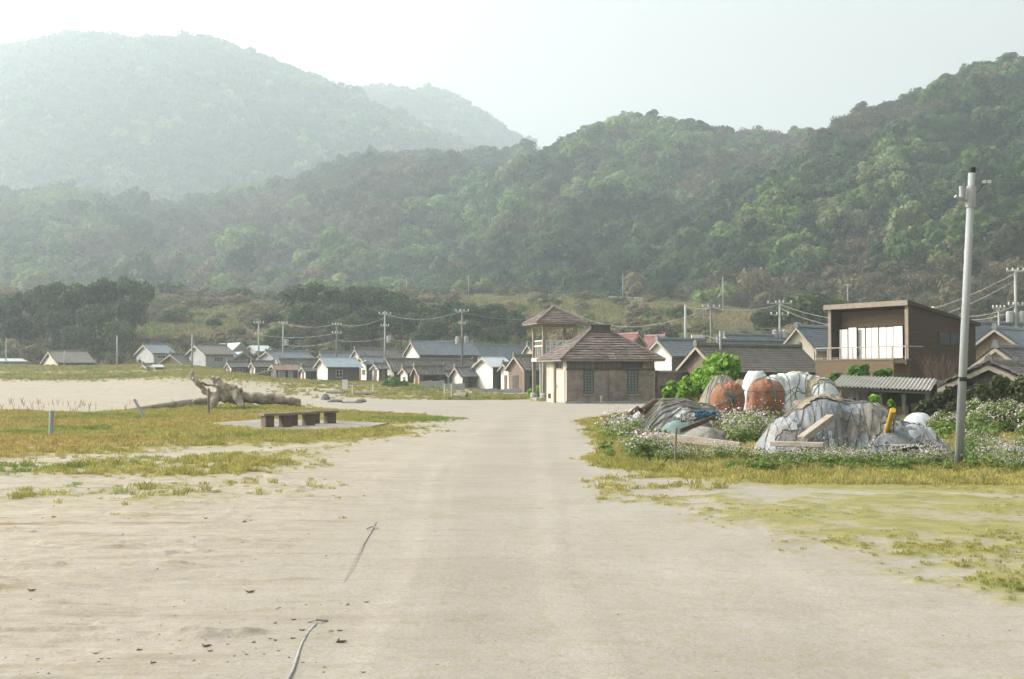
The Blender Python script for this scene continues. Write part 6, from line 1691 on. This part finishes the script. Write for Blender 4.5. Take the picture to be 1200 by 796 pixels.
# bare brown shrub before the modern house
twig = mat('bare_twig', (.17,.115,.08), (.10,.07,.05), scale=8)
def bare(name, label, px, py, Y, h, seed, n0=9, spread=.7):
    rg = random.Random(seed); mb = MB()
    def grow(p, d, l, r, lv):
        m = p+d*l*.5+Vector((rg.uniform(-.06,.06), rg.uniform(-.06,.06), 0)); e = p+d*l
        mb.tube([p, m, e], [r, r*.85, r*.65], 4, cap=False)
        if lv:
            for k in range(3 if lv > 1 else 2):
                nd = (d+Vector((rg.uniform(-1,1)*.6, rg.uniform(-1,1)*.6, rg.uniform(-.2,.55)))).normalized(); grow(e if k else m, nd, l*rg.uniform(.55,.8), r*.6, lv-1)
    for i in range(n0):
        d = Vector((rg.uniform(-1,1)*spread, rg.uniform(-1,1)*spread*.6, 1)).normalized(); grow(Vector((rg.uniform(-.5,.5), rg.uniform(-.3,.3), 0)), d, h*.34*rg.uniform(.8,1.2), .022, 4)
    b = P(px, py, Y); o = mb.build(name, twig); o.location = (b.x, b.y, .3); tag(o, label, 'shrub'); return o
bare('bare_shrub', 'bare brown shrub in front of the dark side of the wooden house', 1102, 450, 60, 2.6, 3, 11)
bare('bare_shrub', 'bare brown shrub right of the pole before the plaster gable', 1138, 450, 58, 1.9, 5, 8)
bare('bare_shrub', 'bare twiggy shrub below the end of the balcony', 1063, 448, 62, 1.5, 7, 8)
# ================================================================== UTILITY POLES, CABLES, GUARD RAIL
pole_grey = mat('utility_pole_concrete', (.36,.36,.35), (.28,.28,.27), scale=2)
pole_wood = mat('utility_pole_dark', (.20,.185,.165), (.14,.13,.115), scale=2)
POLE = {}
def upole(px, top, Y, label, r=.14, arms=(), trans=0, m=None, lamp=False, base=None):
    x = (px-600)/FPX*Y
    zb = float(ground_z(x, Y)) if base is None else base
    f = LAYERS['terraced_slope']; ts = np.linspace(0, 1, 80); xs, ys, zs = f(np.full(80, float(px)), ts)
    if base is None and Y >= ys[0]: zb = max(zb, float(np.interp(Y, ys, zs)))
    zt = P(px, top, Y).z; h = zt-zb
    o = empty('utility_pole', (x, Y, zb)); tag(o, label, 'pole', 'utility poles')
    mb = MB(); mb.tube([Vector((0,0,-.3)), Vector((0,0,h))], [r, r*.7], 10); mb.build('shaft', m or pole_grey, o, smooth=True)
    for (dz, w) in arms:
        mb = MB(); mb.box(-w/2, w/2, -.05, .05, h-dz-.05, h-dz+.05); ar = mb.build('crossarm', M['steel'], o)
        for k in (-.46, -.15, .15, .46):
            mb = MB(); mb.lathe([(.05,0),(.09,.05),(.06,.12),(.08,.16),(.03,.22)], (k*w, 0, h-dz+.05), 8); mb.build('insulator', M['white'], ar)
    for k in range(trans):
        s = -1 if k % 2 else 1
        mb = MB(); mb.lathe([(.05,0),(.30,.03),(.30,.80),(.24,.88),(.05,.9)], (s*.5, -.05, h*.55), 12); mb.build('transformer', M['steel'], o)
    if lamp:
        mb = MB(); mb.tube([Vector((0,0,h*.85)), Vector((-.8,-.1,h*.92)), Vector((-1.2,-.15,h*.92))], .035, 6); mb.box(-1.9,-1.15,-.3,0,h*.89,h*.94); mb.build('street_lamp', M['white'], o)
    POLE[px] = Vector((x, Y, zt)); return o
upole(303, 376, 176, 'utility pole furthest left in the wired row above the sheds', arms=((.3,1.4),(1.9,1.0)))
upole(331.5, 377, 180, 'second wired utility pole from the left, with a small transformer', arms=((.25,1.2),), trans=1)
upole(394.5, 378, 166, 'wired utility pole rising behind the white windowed shed', arms=((.3,1.2),(1.4,1.2)), m=pole_wood)
upole(451, 364.5, 160, 'tall utility pole left of the tallest back row gable', arms=((.4,1.5),(1.9,1.0)), trans=1)
upole(541.5, 362, 152, 'tall utility pole right of the middle of the shed row', r=.17, arms=((.3,1.6),(1.8,.8)), trans=2, m=pole_wood)
upole(137, 393, 186, 'plain grey pole standing before the dark grove'); upole(225, 392, 173, 'plain pole in front of the large grey house')
upole(75.5, 411, 180, 'short pole beside the brown roofed hut', r=.12); upole(7, 396, 192, 'thin pole at the left edge behind the flat hut', r=.11)
upole(803.5, 357, 142, 'thick plain pole left of the pair behind the red roofs', r=.2); upole(833.5, 358, 138, 'utility pole with crossarm right of the thick plain pole', r=.17, arms=((.2,2.0),), m=pole_wood)
upole(914, 352, 132, 'busy utility pole with two crossarms above the cream gable', arms=((.3,2.6),(1.5,1.9)), trans=2)
upole(844, 388, 84, 'slim pole with a street lamp in front of the long tiled roof', r=.09, lamp=True)
upole(1191, 315.5, 102, 'utility pole with transformers at the right edge', r=.15, arms=((.15,1.4),(2.9,1.2)), trans=2)
upole(1171, 360, 104, 'short pole with insulators left of the transformer pole', r=.11, arms=((.1,1.0),))
upole(730, 322, 312, 'thin distant pole beside the road above the terraces', r=.12); upole(847.5, 324, 262, 'thin distant pole on the slope above the thick plain pole', r=.12)
upole(994, 333, 245, 'thin distant pole above the modern wooden house', r=.12, arms=((.3,1.2),)); upole(549, 323, 318, 'thin distant pole above the long grove', r=.12); upole(476, 326, 318, 'thin distant pole left of the other one above the grove', r=.12)
cable_m = mat('weathered_cable', (.30,.285,.26), (.22,.21,.195))
def cable(a, b, sag, label, r=.03):
    a = Vector(a); b = Vector(b); pts = []
    for i in range(25):
        t = i/24; p = a.lerp(b, t); p.z -= sag*4*t*(1-t); pts.append(p-a)
    mb = MB(); mb.tube(pts, r, 5); o = mb.build('cable', cable_m); o.location = a; tag(o, label, 'cable', 'overhead cables'); return o
PV = POLE; dn = lambda px, d: PV[px]-Vector((0,0,d))
cable(dn(303,.3), dn(331.5,.3), .15, 'short overhead cable between the two leftmost wired poles')
cable(dn(331.5,.2), dn(394.5,.2), .5, 'top overhead cable left of the dark wired pole')
cable(dn(394.5,.2), dn(451,.8), .6, 'top overhead cable rising to the tall pole from the left')
cable(dn(451,.4), dn(541.5,.3), .8, 'top overhead cable between the two tall poles')
cable(dn(303,1.9), dn(394.5,1.4), .5, 'lower overhead cable left of the dark wired pole', .035)
cable(dn(331.5,3.2), dn(394.5,2.3), .5, 'lowest overhead cable left of the dark wired pole')
cable(dn(394.5,2.3), dn(451,3.4), .3, 'low overhead cable above the middle sheds')
cable(dn(451,3.4), dn(541.5,3.6), .5, 'low overhead cable above the tallest back row gable')
cable(dn(541.5,.4), P(663, 366, 200), 1.0, 'overhead cable running from the tall pole behind the tower')
cable(P(670, 366, 200), dn(833.5,.2), 2.2, 'overhead cable sagging across the terraces to the crossarm pole')
cable(dn(803.5,.2), dn(833.5,.3), .15, 'short overhead cable between the thick pole and its neighbour')
cable(dn(833.5,.2), dn(914,.4), .5, 'overhead cable left of the busy utility pole')
cable(dn(914,.4), dn(1191,.3), 2.6, 'upper long overhead cable passing over the wooden house')
cable(dn(914,.8), dn(1191,.9), 2.9, 'second long overhead cable passing over the wooden house')
cable(dn(914,3.2), P(1090, 366, 112), .8, 'lower overhead cable running behind the roof of the wooden house')
cable(P(1100, 366, 112), dn(1191,2.9), .6, 'lower overhead cable reaching the transformer pole')
cable(P(1100, 369, 112), dn(1191,3.3), .6, 'lowest overhead cable reaching the transformer pole')
cable(P(840, 381, 120), P(975, 380, 120), .35, 'overhead cable crossing in front of the busy pole, upper'); cable(P(840, 385, 120), P(975, 384, 120), .35, 'overhead cable crossing in front of the busy pole, lower')
cable(PV[1191]+Vector((-.6,0,-.1)), P(1260, 305, 96), .3, 'overhead cable leaving the picture at the right edge')
q = pl.location + ax*.965 + Vector((.33,0,0)); cable(q, P(1290, 196, 24.5), .12, 'thin cable leaving the tall leaning pole to the right', .006)
# white marker ball on the long cable
bm = bmesh.new(); bmesh.ops.create_uvsphere(bm, u_segments=14, v_segments=10, radius=.19)
me = bpy.data.meshes.new('marker_ball'); bm.to_mesh(me); bm.free(); me.materials.append(M['white'])
t_ = (1093-914)/(1191-914); A = dn(914,.4); B = dn(1191,.3)
best = min((abs((A.lerp(B,k/200).x/A.lerp(B,k/200).y*FPX+600)-1093), k/200) for k in range(201))[1]
p = A.lerp(B, best); p.z -= 2.6*4*best*(1-best)
o = link('marker_ball', me, loc=p); tag(o, 'white marker ball hanging on the long overhead cable', 'marker ball')
# guard rail along the road above the terraces
gr_m = mat('guard_rail_steel', (.45,.46,.46), (.34,.35,.35), scale=.5)
surf = LAYERS['terraced_slope']
def crest_pt(px, t=.985):
    X, Y, Z = surf(np.array([float(px)]), np.array([t])); return Vector((X[0], Y[0], Z[0]))
p0 = crest_pt(556); gr = empty('guard_rail', p0); tag(gr, 'long pale guard rail along the road above the terraced slope', 'guard rail')
cols = [556+i*7 for i in range(31)]
pp = [crest_pt(c)-p0 for c in cols]
for k in (.55, 1.0, 1.35):
    mb = MB(); mb.tube([q+Vector((0,0,k)) for q in pp], .06, 5); mb.build('rail', gr_m, gr)
for q in pp:
    mb = MB(); mb.box(q.x-.06, q.x+.06, q.y-.06, q.y+.06, q.z-.3, q.z+1.45); mb.build('post', gr_m, gr)
# ================================================================== HAZE
hm = bpy.data.materials.new('haze_air'); hm.use_nodes = True
ht = hm.node_tree; ht.nodes.clear()
ho = ht.nodes.new('ShaderNodeOutputMaterial'); pv = ht.nodes.new('ShaderNodeVolumePrincipled')
pv.inputs['Color'].default_value = (.82, .94, 1.0, 1)
pv.inputs['Density'].default_value = HAZE_DENSITY
pv.inputs['Anisotropy'].default_value = HAZE_ANISO
ht.links.new(pv.outputs[0], ho.inputs['Volume'])
hb = MB(); hb.box(-2600, 2600, -2600, 2600, -14, 500)
hz = hb.build('haze', hm); tag(hz, 'pale haze filling the air of the whole bay', 'haze', kind='stuff')
